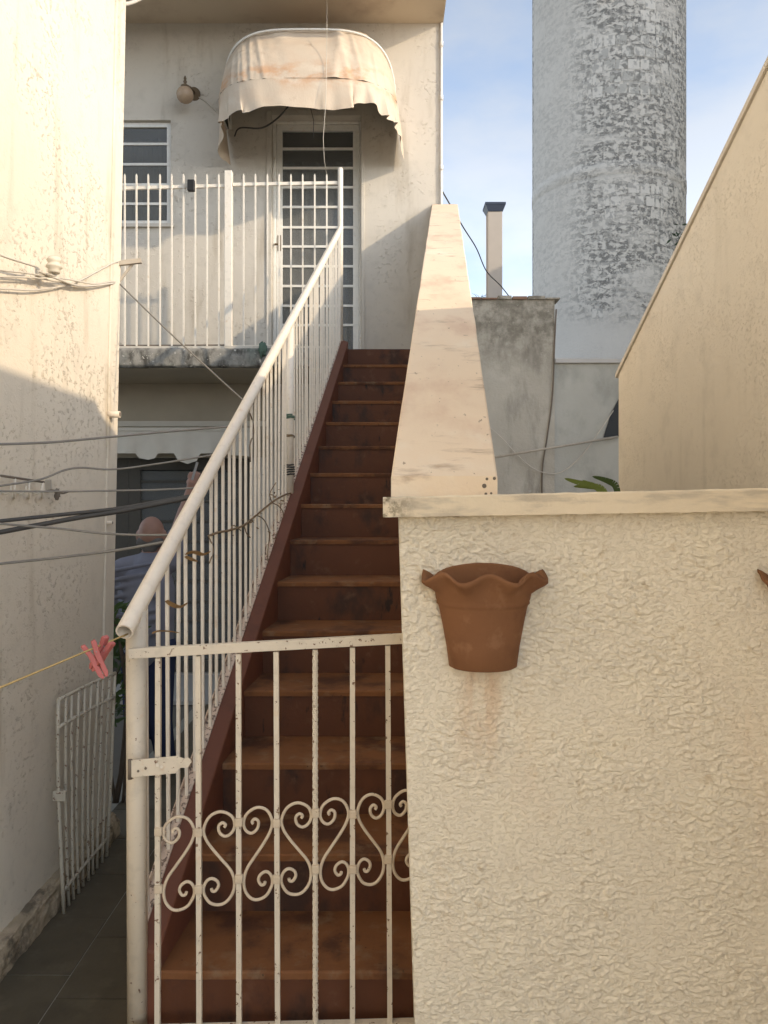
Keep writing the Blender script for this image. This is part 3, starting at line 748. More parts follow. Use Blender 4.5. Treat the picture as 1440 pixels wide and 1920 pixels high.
def strap(mb, pts, w):
    pts = smooth_path(pts, 5); n = len(pts)
    for i in range(n-1):
        wa = w*math.sin(math.pi*(.12+.88*i/(n-1)))**.6; wb = w*math.sin(math.pi*min(1,(.12+.88*(i+1)/(n-1))))**.6
        t_ = (pts[i+1]-pts[i]).normalized(); s_ = t_.cross(Vector((0,1,.3))).normalized()
        mb.add([pts[i]-s_*wa, pts[i]+s_*wa, pts[i+1]+s_*wb, pts[i+1]-s_*wb], [(0,1,2,3)], True)
for kk, (pp, w, m) in enumerate(([[(1150,960),(1120,915),(1085,905),(1058,897)], .012, 'brightleaf'], [[(1150,960),(1130,918),(1105,912),(1075,912)], .013, 'brightleaf'], [[(1160,960),(1156,915),(1140,902),(1110,893)], .014, 'leaf'], [[(1150,965),(1135,925),(1115,912),(1092,900)], .010, 'brightleaf'])):
    mb = MB(); strap(mb, [P(a_,b_,3.2+.03*kk) for a_,b_ in pp], w); mb.build('leaf', M[m], pl)
MB().tube([(P(1150,960,3.2).x,3.24,-.02), P(1150,958,3.24)], .014).build('stem', M['leaf'], pl)

# ------------------------------------------------------------------ stair railing
def xr(D): return -.6843 + DIR*(D-2.038) + .0
DE = 2.038; ZE = Z_(1185, DE)
def rz(D): return ZE + RZ/T*(D-DE)
rail = thing('stair_railing', 'ivory stair railing with a fat tubular handrail and many thin balusters', 'railing', (xr(2.12), 2.12, Z0))
mb = MB(); ro, ri = .0235, .0195
A_, B_ = Vector((xr(DE),DE,rz(DE))), Vector((xr(DL),DL,rz(DL)))
n = 24; ax = (B_-A_).normalized(); pts_o = [A_ + (B_-A_)*i/24 for i in range(25)]
mb.tube(pts_o, ro, n, cap=False); mb.tube([A_, A_+ax*.16], ri, n, cap=False)
ux = ax.cross(Vector((0,0,1))).normalized(); uy = ux.cross(ax)
ring = [A_+(ux*math.cos(2*math.pi*i/n)+uy*math.sin(2*math.pi*i/n))*r for r in (ro,ri) for i in range(n)]
mb.add(ring, [(i,(i+1) % n, n+(i+1) % n, n+i) for i in range(n)])
mb.add([A_+ax*.16+(ux*math.cos(2*math.pi*i/n)+uy*math.sin(2*math.pi*i/n))*ri for i in range(n)], [tuple(range(n))])
mb.build('handrail', M['rail'], rail)
RH = .917
a_, b_ = 2.11, DL-.02
mb = MB(); mb.bar((xr(a_)-.004,a_,rz(a_)-RH), (xr(b_)-.004,b_,rz(b_)-RH), .030, .005); mb.bar((xr(a_)-.019,a_,rz(a_)-RH+.011), (xr(b_)-.019,b_,rz(b_)-RH+.011), .004, .026)
mb.build('bottom_rail', M['rustrail'], rail)
def xrb(D): return xr(D)
me_bal = MB().box(-.0053,.0053,-.0053,.0053,-.012,RH-.008).mesh('baluster'); me_bal.materials.append(M['paint'])
D = 2.198; kq = 0
while D < DL-.03:
    if abs(D-4.25) > .035:
        inst('baluster', me_bal, (xr(D)+random.uniform(-.0012,.0012), D, rz(D)-RH), rail, rot=(random.uniform(-.006,.006), random.uniform(-.006,.006), 0))
    D += .0847
DP = 2.117
def post(D, z0, z1, r, name='post'):
    mb = MB(); mb.tube([(xr(D),D,z0),(xr(D),D,z1)], r, 20); return mb.build(name, M['gate'] if D < 3 else M['paint'], rail)
MB().tube([(xr(DP)+.004,DP,Z0-RZ-.02),(xr(DP)+.0,DP,rz(DP)-.004)], .0275, 24).build('post', M['postpaint'], rail)
post(4.25, rz(4.25)-RH-.03, rz(4.25), .0235)
mb = MB().tube([(xr(DL),DL,ZL-.05),(xr(DL),DL,Z_(318,DL)),(xr(DL),DL,Z_(315,DL))], [.022,.022,.016], 18); mb.build('post', M['paint'], rail)

# balcony railing
YB = 6.40
br = thing('balcony_railing', 'white balcony railing of spiked vertical bars over the weathered slab', 'railing', (X_(430,YB), YB, 2.9))
def ytop(px): return 329 + (430-px)*.012
for (a_, b_, ya, yb) in ((120,421,356,348.5),(437,633,346.5,343.3)):
    MB().bar(P(a_,ya,YB), P(b_,yb,YB), .022, .026).build('top_rail', M['paint'], br)
MB().bar(P(120,648,YB), P(421,647,YB), .014, .008).build('bottom_rail', M['oldiron'], br)
MB().bar(P(437,649,YB), P(560,647,YB), .014, .008).build('bottom_rail', M['paint'], br)
hb = Z_(330,YB)-2.903
me_bb = MB().box(-.0062,.0062,-.0062,.0062,0,hb).add([(-.0062,-.0062,hb),(.0062,-.0062,hb),(.0062,.0062,hb),(-.0062,.0062,hb),(0,0,hb+.018)], [(0,1,4),(1,2,4),(2,3,4),(3,0,4)]).mesh('bar'); me_bb.materials.append(M['paint'])
for px in [147,169,191,213,235,257,279,301,323,345,367,389,411,457.5,479.5,502,524,546,568,590.5,613]:
    inst('bar', me_bb, (X_(px,YB), YB-.014, 2.9), br)
MB().box(X_(422,YB),X_(436,YB),YB-.03,YB+.03,2.9,Z_(322,YB)).build('post', M['paint'], br, bevel=.004)
o = MB().box(X_(354,YB),X_(367,YB),YB-.055,YB-.016,Z_(362,YB),Z_(341,YB)).build('lock_box', M['black'], None, bevel=.006)
tag(o, 'small black lock box fixed on the balcony top rail', 'box')

# ------------------------------------------------------------------ front gate
def gd_(px): return 2.055 + (px-242)/555*.030
gate = thing('gate', 'low ivory iron gate with scrolled ironwork band across the stair foot', 'gate', (P(242,1225,2.055).x, 2.055, Z0-RZ))
def G(px, py, f=0): return P(px, py, gd_(px)-f)
ZB = Z0-RZ+.06
def gline(px): return 1225 + (px-242)*(1197-1225)/513
MB().bar(G(243,gline(243)), G(800,gline(800)), .022, .026).build('top_rail', M['gate'], gate, bevel=.0015)
bars = [(297,295.5),(372,374),(447.5,448.5),(518,521),(591,591.5),(661,661),(727,731),(793,797)]
for i, (pa, pb) in enumerate(bars):
    a_ = G(pa, gline(pa)+12); D_ = gd_(pb); b_ = Vector(((pb-720)/F*D_, D_, ZB))
    if i == 4:            # twisted bar
        mb = MB(); pts = [a_ + (b_-a_)*j/180 for j in range(181)]; vs_ = []; w = .0085
        for j, p in enumerate(pts):
            an_ = j*1.15; an_ = j*.45; vs_ += [p + Vector((math.cos(an_+q*math.pi/4)*(.0080 if q % 2 else .0071), math.sin(an_+q*math.pi/4)*(.0080 if q % 2 else .0071), 0)) for q in range(8)]
        mb.add(vs_, [(j*8+q, j*8+(q+1) % 8, (j+1)*8+(q+1) % 8, (j+1)*8+q) for j in range(180) for q in range(8)])
    else:
        mb = MB(); mb.bar(a_, b_, .0135, .0135)
    mb.build('bar', M['gate'], gate)
MB().bar((G(243,1225).x, gd_(243), ZB), (G(800,1225).x, gd_(800), ZB), .022, .026).build('bottom_rail', M['gate'], gate)
SA = [(128,292),(120,279),(140,266),(162,284),(155,320),(120,342),(82,325),(66,285),(85,235),(150,205),(215,225),(250,285),(240,340),(200,400),(140,470),(90,530),(68,590),(75,650),(110,695),(155,710),(210,695),(245,650),(252,610),(235,575),(205,562),(172,578),(162,605),(180,632),(200,630),(204,616)]
SA = [((x-58)/202, (y-205)/505) for x, y in SA]
def top_(px): return 1531 + (px-335)*(-41.5/360)
def bot_(px): return 1706.5 + (px-335)*(-47.9/360)
for c in range(7):
    pa, pb = bars[c][0]+1, bars[c+1][0]+1
    pts = []
    for u, v in SA:
        if c % 2: u = 1-u
        px = pa + 6 + (pb-pa-12)*u
        pts.append(G(px, top_(px)+(bot_(px)-top_(px))*v, .002))
    MB().tube(smooth_path(pts, 4), .0042, 8).build('scroll', M['scroll'], gate)
mb = MB()
for c, pr in enumerate(bars):
    px = pr[0]+1; 
    for v in ((.19,.80) if c % 2 else (.13,.74)):
        p = G(px, top_(px)+(bot_(px)-top_(px))*v, .003); mb.box(p.x-.0105,p.x+.0105,p.y-.010,p.y+.004,p.z-.011,p.z+.011)
        mb.build('collar', M['scroll'], gate, bevel=.003); mb = MB()
# strap hinge
hp = [(246,1426),(330,1418),(345,1423),(352,1420),(360,1428),(352,1440),(338,1440),(331,1450),(246,1458)]
hg = MB().prism([G(a_,b_,.017) for a_, b_ in hp], (0,.005,0)).build('strap_hinge', M['gate'], gate, bevel=.001)
MB().tube([G(244,1424,.012), G(244,1461,.012)], .006, 10).build('knuckle', M['oldiron'], hg)
for px, py in ((259,1446),(273,1441)): MB().tube([G(px,py,.0165), G(px,py,.0195)], .0035, 8).build('bolt', M['oldiron'], hg)
for px, py in ((295,1435),(303,1438)): MB().tube([G(px,py,.0165), G(px,py,.0205)], .0045, 8).build('bolt', M['gate'], hg)

# ------------------------------------------------------------------ old gate leaning on the left wall
og = thing('old_gate', 'rusty crooked old gate leaning against the cream wall and plinth', 'gate', (-1.22, 3.2, 0))
def foot(px, py): D = HC*F/(py-HZ); return Vector(((px-720)/F*D, D, 0))
b0, b1 = foot(120,1712), foot(200,1606)
t0 = P(110,1312, b0.y+.01); t1 = P(216,1262, b1.y+.02)
def og_(u, v, bend=1):
    p = (b0*(1-u)+b1*u)*(1-v) + (t0*(1-u)+t1*u)*v
    return p + Vector((-.010*math.sin(math.pi*v)*bend*(1-u) , 0, .004*math.sin(math.pi*u)))
for (v, w) in ((1.0,.016),(.87,.016),(.10,.014)):
    MB().tube([og_(u/8,v) for u in range(9)], w/2, 6).build('rail', M['oldgate'], og)
us = [0,.11,.21,.31,.42,.53,.64,.75,.88,1.0]
for i, u in enumerate(us):
    mb = MB(); j = random.uniform(-.005,.005)
    mb.tube([og_(u, q/6) + Vector((j*math.sin(q*.9+i), 0, 0)) for q in range(7)], .0065 if 0 < u < 1 else .008, 6); mb.build('bar', M['oldgate'], og)
MB().box(og_(0,.55).x-.02, og_(0,.55).x+.03, og_(0,.55).y-.01, og_(0,.55).y+.01, og_(0,.55).z-.02, og_(0,.55).z+.02).build('latch', M['oldgate'], og, bevel=.003)

# ------------------------------------------------------------------ awning
YA = YF-.004; ZH = 5.09; HWX = .80; CXA = X_(586); PR = .86
aw = thing('door_awning', 'stained vinyl hood awning with ragged valance over the upstairs door', 'awning', (CXA, YF, ZH))
def hoop(u, ang, bulge=0):
    s = -1 + 2*u; th = math.pi*(u); n = 3.6
    c, si = math.cos(math.pi-th), math.sin(th)
    x = math.copysign(abs(c)**(2/n), c); r_ = abs(si)**(2/n)
    L = PR - .04*math.sin(ang)
    L = (L + bulge); 
    return Vector((CXA + (HWX+bulge*.4)*x*(1-.04*math.sin(ang)), YA - L*r_*math.cos(ang), ZH + L*r_*math.sin(ang)))
def hood(u, v, inset=0):
    f = v; ang = R(88)*(1-v)
    fr = math.sin(math.pi*f); edge = math.sin(math.pi*u)**.4
    pl = 1-min(1, abs(noise.noise(Vector((u*8.5+3, v*.5, 0))))*5)          # pulled vertical creases
    pl2 = 1-min(1, abs(noise.noise(Vector((u*19-v*1.5, v*.8, 3))))*4.5)
    wr = -.045*fr + (.030*pl + .016*pl2)*(.35+.65*f)*(1-.5*f*f) + .004*noise.noise(Vector((u*60, v*25, 1)))
    return hoop(u, ang, wr*edge - inset)
MB().grid(hood, 150, 60).build('hood', M['awning'], aw)
MB().grid(lambda u, v: hood(u, v, .010), 70, 30).build('hood_shade', M['hood_shade'], aw)  # dark inner sheet added to deepen the shade under the hood
def val(u, v):
    p = hoop(u, 0, 0); q = hoop(u, 0, .03)
    w = .255 + .014*math.sin(u*37) + .03*noise.noise(Vector((u*13,1,1))) + .10*max(0,(abs(u-.5)-.38))/.12
    if .60 < u < .72: w -= .06*math.sin((u-.6)/.12*math.pi)
    cr = 1-min(1, abs(noise.noise(Vector((u*12, 0, 7))))*4)
    fold = (.050*noise.noise(Vector((u*17, v*.7, 7))) + .035*cr)*v*1.1
    return p*(1-v*.3) + q*v*.3 + Vector((fold, -abs(fold)*.8, -w*v))
MB().grid(val, 160, 10).build('valance', M['awning'], aw)
for ang in (0, 44, 87):
    MB().tube([hoop(i/40, R(ang), -.016) for i in range(41)], .009, 6).build('hoop', M['white'], aw)

# lamp
lp = thing('wall_lamp', 'dusty amber globe wall lamp with bronze finial beside the awning', 'lamp', P(364,176,YF))
c = P(347,178,YF-.16)
MB().ell(c, .078, .078, .075).build('globe', M['globe'], lp)
MB().lathe([(.0,.065),(.035,.066),(.04,.08),(.02,.09),(.012,.105),(.018,.12),(.01,.135),(.014,.15),(.004,.175),(0,.176)], c, 16).build('finial', M['brass'], lp)
MB().tube([P(364,176,YF+.004), P(364,176,YF-.03)], .058, 20).build('base_plate', M['brass'], lp)
MB().tube(smooth_path([P(364,176,YF-.02), P(362,168,YF-.09), P(350,160,YF-.15), c+Vector((0,0,.085))]), .010, 8).build('arm', M['brass'], lp)
o = MB().tube(smooth_path([P(366,178,YF-.006), P(385,190,YF-.006), P(405,208,YF-.006), P(428,226,YF-.006)]), .006, 6).build('lamp_cable', M['palewire']); tag(o, 'thin pale cable running along the wall from globe lamp to awning', 'cable')
o = MB().tube([P(613,-10,6.62), P(613,60,6.4), P(611,190,6.27), P(606,260,6.27), P(608,300,6.27), P(612,325,6.38)], .0022, 6).build('hanging_cord', M['palewire']); tag(o, 'thin white cord hanging from the eave in front of the awning to the balcony rail', 'cord')
o = MB().tube(smooth_path([P(440,255,YF-.01), P(450,240,6.9), P(490,240,6.7), P(520,222,6.6), P(540,200,6.5)]), .007, 6).build('sagging_cable', M['cable']); tag(o, 'black cable sagging under the hood of the awning', 'cable')
bl = thing('bell', 'small dark bell with a pull cord hanging under the awning', 'bell', P(580,190,6.5))
MB().lathe([(.0,.0),(.02,-.002),(.028,-.02),(.04,-.05),(.048,-.055),(0,-.054)], P(580,186,6.5), 14).build('body', M['oldiron'], bl)
MB().tube([P(580,194,6.5), P(588,225,6.5), P(588,258,6.5)], .003, 5).build('pull_cord', M['cable'], bl)
MB().tube([P(580,187,6.5), P(580,160,6.5)], .004, 5).build('hanger', M['oldiron'], bl)

# ground-floor fabric valance
def vfn(u, v):
    px = 150 + 320*u; s = [(0,0),(.19,0),(.205,0),(.325,0),(.345,9),(.40,12),(.44,9),(.455,0),(.55,0),(.575,14),(.63,20),(.685,14),(.705,0),(.80,0),(1,6)]
    d = 0
    for (a_, x), (b_, y) in zip(s[:-1], s[1:]):
        if a_ <= u <= b_: d = x + (y-x)*(u-a_)/(b_-a_)
    return P(px, 806 + (850-806+d)*v, 6.98 + .015*math.sin(u*40)*v)
vl = thing('fabric_valance', 'greyish fabric valance with wavy hem under the balcony', 'awning', P(300,806,6.98))
MB().grid(vfn, 120, 8).build('cloth', M['valance'], vl)
MB().box(X_(150,7),X_(470,7),6.97,YF-.002,Z_(806,6.98)-.01,Z_(806,6.98)+.02).build('batten', M['valance'], vl)

# ------------------------------------------------------------------ cables between the left wall and the stair railing
def hand(py, off=0):          # point on the handrail seen at row py
    D = DE*(1185-72)/(py-72); return D
def railpt(px, py):
    D = (.6843 + DIR*DE + .0) / ((720-px)/F + DIR); return Vector((xr(D), D, Z_(py, D)))
def wallpt(px, py, off=.0):
    D = 1.3*F/(720-px); D = -(xl(Z_(py,D))+off)*F/(720-px); return P(px, py, D)
def cable(name, label, pts, r, mat, group=None):
    o = MB().tube(smooth_path(pts, 8), r, 7).build(name, mat); tag(o, label, 'cable', group); return o
def rail_end(px, py): return railpt(px, py)
def midd(p, q, px, py):       # point on the p-q depth line at pixel column px
    t = (px-p[0])/(q[0]-p[0]); ia = (1-t)/p[1] + t/q[1]; return P(px, py, 1/ia)
def strung(name, label, pix, r, mat, endpix):
    m_ = (endpix[1]-pix[-1][1])/(endpix[0]-pix[-1][0]); pe_ = (1185+1.8975*238-endpix[1]+m_*endpix[0])/(m_+1.8975); endpix = (pe_, endpix[1]+m_*(pe_-endpix[0]))
    e = rail_end(*endpix); s0 = wallpt(-70, pix[0][1] + (pix[0][1]-pix[1][1])*70/max(20,(pix[1][0]-pix[0][0])), -.004)
    pts = [s0] + [midd((-70, s0.y), (endpix[0], e.y), a_, b_) for a_, b_ in pix] + [e]
    return cable(name, label, pts, r, mat, 'lines strung from the cream wall to the stair handrail')
strung('wire', 'dark line strung above the hooks, from cream wall up to the handrail', [(0,833),(100,829),(210,819),(330,808)], .0042, M['wire'], (428,800))
strung('wire', 'thin kinked wire bowing over the wall rack towards the fabric valance', [(0,911),(75,899),(120,882),(155,877),(213,880),(300,869)], .0034, M['wire'], (392,854))
strung('wire', 'thin level wire passing just under the wall rack', [(0,921),(110,921.5),(210,920),(290,918.5)], .0032, M['wire'], (362,915))
strung('thick_cable', 'upper of two thick black cables strung to the handrail beside the man', [(0,977),(105,966),(210,955),(275,945)], .0065, M['cable'], (352,931))
strung('thick_cable', 'lower, thickest black cable rising to the handrail beside the man', [(0,998),(80,983),(150,970),(210,961),(275,949)], .0082, M['cable'], (351,934))
strung('wire', 'slack dark wire sagging past the back of the man\'s head', [(0,982),(60,987),(120,992),(180,999),(250,1003)], .0038, M['wire'], (318,1003))
strung('wire', 'pale brown wire rising past the man\'s neck to the handrail', [(0,1057),(105,1046),(210,1033),(265,1024)], .0044, M['wire'], (310,1016))
e = Vector((xr(2.07), 2.07, rz(2.07)-.028)); qa, qb = P(0, 1288, 1.55), P(228, 1200, 2.06)
dq = (qa-e).normalized(); tq = (xl(1.1)-.004-e.x)/dq.x; s0 = e + dq*tq
ypts = [s0 + (e-s0)*q/8 - Vector((0,0,.003*math.sin(math.pi*q/8))) for q in range(9)]
o = MB().tube(smooth_path(ypts, 6), .0022, 6).build('clothesline', M['yellowline']); tag(o, 'yellowed rope clothesline with two pegs, tied to the handrail end', 'clothesline')

# clothes pegs
def peg(px, py, D, tilt, yaw, label):
    o_ = P(px, py, D); S_ = 1.1; rot = S_ *  Matrix.Rotation(yaw, 3, 'Z') @ Matrix.Rotation(tilt, 3, 'Y')
    t = thing('clothes_peg', label, 'clothespin', o_, 'clothes pegs on the rope')
    for s in (-1, 1):
        prof_ = [(s*.0008,-.056),(s*.0008,-.030),(s*.0035,-.024),(s*.0008,-.016),(s*.0012,.002),(s*.0065,.030),(s*.0155,.031),(s*.0170,.026),(s*.0125,.002),(s*.0115,-.048),(s*.0060,-.057)]
        mb = MB(); mb.prism([o_ + rot @ Vector((x, -.0075, z)) for x, z in prof_], rot @ Vector((0,.015,0))); mb.build('leg', M['peg'], t, bevel=.0016)
    mb = MB(); mb.tube([o_ + rot @ Vector((.0075*math.cos(a_*.5), -.008+.0012*a_, .004+.0075*math.sin(a_*.5))) for a_ in range(0, 14)], .0011, 5); mb.build('spring', M['steel'], t)
    return t
peg(176, 1228, 1.895, R(-24), R(28), 'salmon plastic clothes peg on the rope, the larger-looking one towards the cream wall')
peg(194, 1219, 1.93, R(34), R(-25), 'salmon plastic clothes peg on the rope, towards the handrail end')

# power insulator with wires on the sunlit wall
ins = thing('insulator', 'cream porcelain insulator on a bracket, wires tied round it, on sunlit wall', 'insulator', wallpt(66,505))
w0 = wallpt(70, 505); c = w0 + Vector((.075, -.03, 0))
MB().lathe([(0.0, 0.0374), (0.019, 0.036), (0.0245, 0.0272), (0.0272, 0.0231), (0.0231, 0.0163), (0.0204, 0.0109), (0.0286, 0.0041), (0.0292, -0.0027), (0.0204, -0.0082), (0.0218, -0.019), (0.019, -0.0238), (0.0, -0.0245)], c, 20).build('spool', M['porcelain'], ins)
MB().bar(w0 - Vector((.01,-.01,.015)), c + Vector((0,0,-.03)), .03, .006).build('bracket', M['paint'], ins)
MB().bar(wallpt(60,520)-Vector((.006,0,0)), wallpt(60,488)-Vector((.006,0,0)), .03, .02, (1,0,0)).build('back_strap', M['paint'], ins)
cor = Vector((xl(2.8)+.012, 3.74, Z_(529, 3.74))); cor.x = X_(221, 3.74)
def cable2(*a): return cable(*a, 'service wires on the sunlit wall')
def wd(px, py, off): return wallpt(px, py, off)
cable2('service_wire', 'pale service wire reaching the insulator from above', [wd(-70,445,.03), wd(0,478,.06), wd(58,497,.06), wd(66,500,.045)], .0038, M['palewire'])
cable2('service_wire', 'pale bundled wires leaving the insulator for the corner hook', [wd(72,508,.05), wd(100,520,.04), wd(150,536,.03), wd(200,533,.02), cor], .0042, M['palewire'])
cable2('service_wire', 'pale wire tied low on the insulator, running on to the corner hook', [wd(-70,490,.03), wd(0,506,.04), wd(50,512,.04), wd(85,518,.04), wd(130,524,.03), wd(175,532,.02), wd(210,528,.01), cor], .0034, M['palewire'])
cable2('service_wire', 'long slack pale wire looping below the insulator up to the wooden arm', [wd(-70,543,.02), wd(0,541,.02), wd(60,544,.02), wd(110,538,.02), wd(145,528,.02), wd(180,510,.015), wd(210,494,.01), P(226,489,3.70)], .0034, M['palewire'])
cable2('service_wire', 'pale wire resting against the insulator foot', [wd(-70,521,.02), wd(0,519,.03), wd(45,520,.03), wd(75,522,.035), wd(105,528,.03), wd(140,534,.02), wd(165,537,.015)], .0032, M['palewire'])
e = railpt(463, 757)
cable('guy_wire', 'single wire slanting from the corner hook down to the stair handrail', [cor, cor*.55 + e*.45 + Vector((0,0,-.008)), e], .0038, M['wire'])
arm = thing('wooden_arm', 'weathered wooden arm with strut sticking out from the sunlit wall corner', 'bracket', P(222,492,3.74))
MB().bar(P(214,495,3.72), P(265,489,3.74), .022, .022).build('arm', M['wood'], arm)
MB().bar(P(222,530,3.735), P(249,494,3.745), .010, .012).build('strut', M['wood'], arm)
MB().tube(smooth_path([cor+Vector((-.02,0,.02)), cor+Vector((.006,0,.012)), cor+Vector((.006,0,-.012)), cor+Vector((-.012,0,-.018))]), .004, 6).build('hook', M['palewire'], arm)
for (px, py, ln, r) in ((203,777,.055,.016),(199,980,.03,.009)):
    a_ = wallpt(px, py); o = thing('pipe_stub', 'cream pipe stub sticking out of the wall corner' if r > .01 else 'tiny peg sticking out of the wall corner below the pipe stub', 'pipe', a_)
    MB().tube([a_-Vector((.02,0,0)), a_+Vector((ln,0,0))], r, 14).build('tube', M['pvc'], o); MB().tube([a_+Vector((ln,0,0)), a_+Vector((ln+.001,0,0))], r*.7, 12).build('bore', M['oldiron'], o)
# wall rack with wire hooks
rk = thing('wall_rack', 'wire rack of hooks fixed to the shaded cream wall, a rag tied on', 'rack', wallpt(40,895))
MB().tube([wd(2,892,.03), wd(30,896,.03), wd(82,904,.03)], .0045, 6).build('rod', M['oldiron'], rk)
for px in (28, 55, 80):
    MB().tube(smooth_path([wd(px,897+(px-28)*.14,.03), wd(px-1,925,.028), wd(px-1,934,.0), ]), .004, 6).build('upright', M['paint'], rk)
for px in (13, 41, 70):
    MB().tube(smooth_path([wd(px-8,924,.0), wd(px,926,.03), wd(px+6,922,.045), wd(px+8,911,.05)]), .0035, 6).build('hook', M['paint'], rk)
MB().bar(wd(86,900,.0), wd(87,921,.0), .018, .035, (1,0,0)).build('bracket', M['wood'], rk)
mb = MB(); mb.ell((0,0,0), 1, 1, 1, 18, 10); c = wd(107, 927, .04)
mb.v = [c + Vector((v.x*.011, v.y*.012, v.z*.022))*(1 + .6*noise.noise(v*2.3) + .35*noise.noise(v*5)) for v in mb.v]
mb.build('rag', M['oldiron'], rk)
MB().tube(smooth_path([wd(88,921,.02), wd(98,919,.04), wd(106,922,.045), wd(118,925,.04), wd(130,921,.035)]), .0035, 5).build('tie_wire', M['oldiron'], rk)

# wires out over the courtyard
cable('roof_wire', 'thin dark wire dropping from the house corner past the chimney to the mossy wall', [Vector((XH+.01,YF+.1,Z_(352,YF+.1))), P(868,425,8.4), P(893,465,9.2), P(912,508,9.9), P(938,535,9.95), P(958,560,10.02)], .007, M['cable'])
cable('wall_cable', 'dark cable hanging down the joint between the mossy and grey walls', [P(1043,580,9.97), P(1040,640,9.97), P(1036,740,9.97), P(1026,820,9.97), P(1017,880,9.97), P(1017,960,9.97)], .010, M['oldiron'])
cable('slack_wire', 'thin pale slack wire looping low across the courtyard wall', [P(905,790,9.94), P(940,820,9.94), P(975,858,9.94), P(1010,883,9.94), P(1050,886,9.94), P(1090,855,9.94), P(1130,800,9.94), P(1150,770,9.97)], .006, M['palewire'])
cable('eave_cable', 'white cable slanting from the cream building top to the house eave', [Vector((xl(4)-.01,3.7,3.99)), P(252,3,4.4), P(300,-20,6.13)], .010, M['palewire'])

# ------------------------------------------------------------------ dry vine, leaves and ties on the railing
def rpt(px, py, off=.012):
    p = railpt(px, py); return p + Vector((off, 0, 0))
vn = thing('dry_vine', 'dry brown vine twisting through the stair balusters', 'vine', rpt(450,990))
main = [(386,1004),(405,998),(428,994),(452,985),(478,966),(505,942),(528,928),(546,924)]
MB().tube(smooth_path([rpt(a_,b_,random.uniform(.004,.016)) for a_,b_ in main], 6), .0045, 6).build('stem', M['twig'], vn)
for pp in ([(478,966),(490,975),(502,1000),(500,1030),(497,1060)], [(505,942),(518,950),(527,965),(520,990),(508,1010)], [(452,985),(455,1000),(462,1008)], [(386,1004),(396,1030),(388,1056)], [(505,942),(500,925),(515,905)], [(428,994),(436,985),(444,995)], [(497,1060),(520,1058),(535,1035)]):
    MB().tube(smooth_path([rpt(a_,b_,random.uniform(.004,.02)) for a_,b_ in pp], 5), .0024, 5).build('tendril', M['twig'], vn)
mb = MB()
for i in range(46):
    a_, b_ = random.choice([(500,1030),(502,1005),(520,940),(508,930),(450,988),(470,975),(505,1050)])
    leafquad(mb, rpt(a_+random.gauss(0,5), b_+random.gauss(0,7), .012), random.uniform(.006,.014))
mb.build('withered_leaves', M['twig'], vn)
def curl_leaf(name, label, pts, w):
    mb = MB(); strap(mb, [rpt(a_,b_,.012+.01*i) for i,(a_,b_) in enumerate(pts)], w); return tag(mb.build(name, M['deadleaf']), label, 'leaf', 'dead leaves caught in the balusters')
curl_leaf('dead_leaf', 'curled yellow dead leaf hooked on the balusters level with the man\'s back', [(341,1038),(352,1035),(362,1040),(373,1034)], .010)
curl_leaf('dead_leaf', 'drooping yellow leaf scrap hanging just below the curled leaf', [(340,1043),(345,1048),(352,1053)], .007)
curl_leaf('dead_leaf', 'ochre dead leaf caught in the balusters above the gate rail', [(304,1126),(310,1134),(318,1138),(328,1130)], .009)
curl_leaf('dead_leaf', 'dry leaf stalk lying across the first balusters above the gate post', [(277,1187),(285,1183),(300,1184),(312,1187)], .005)
def wrap(label, py, mat, n, r, dz):
    D = 4.25; mb = MB(); c = Vector((xr(D), D, Z_(py, D)))
    pts = [c + Vector((math.cos(a_*.5)*.027, math.sin(a_*.5)*.027, a_*dz/12.6 + random.uniform(-.002,.002))) for a_ in range(int(12.6*n))]
    return tag(mb.tube(pts, r, 5).build('wire_wrap', mat), label, 'wire')
wrap('black wire wound several turns round the middle railing post', 893, M['tape'], 5, .0042, .013)
wrap('green string knotted round the middle railing post', 786, M['greencloth'], 3, .0045, .008)
wrap('brown twine looped once round the middle railing post', 820, M['twig'], 2, .0035, .006)
def crumple(c, rx, ry, rz_, seed, n=22):
    mb = MB(); mb.ell((0,0,0), 1, 1, 1, n, n//2)
    mb.v = [Vector(c) + Vector((v.x*rx, v.y*ry, v.z*rz_))*(1 + .55*noise.noise(v*2.3+Vector((seed,0,0))) + .30*noise.noise(v*5.5+Vector((0,seed,0)))) for v in mb.v]
    return mb
rg = crumple(P(492,655,6.33), .032, .03, .06, 3.1)
tag(rg.build('green_rag', M['greencloth']), 'dull green rag bunched on the balcony slab edge behind the handrail', 'rag')
o = MB().tube(smooth_path([rpt(466,775,.006), rpt(470,790,.008), rpt(472,812,.008), rpt(466,835,.006), rpt(467,866,.006)]), .003, 5).build('loose_wire', M['oldiron']); tag(o, 'short loose wire dangling from the underside of the handrail', 'wire')

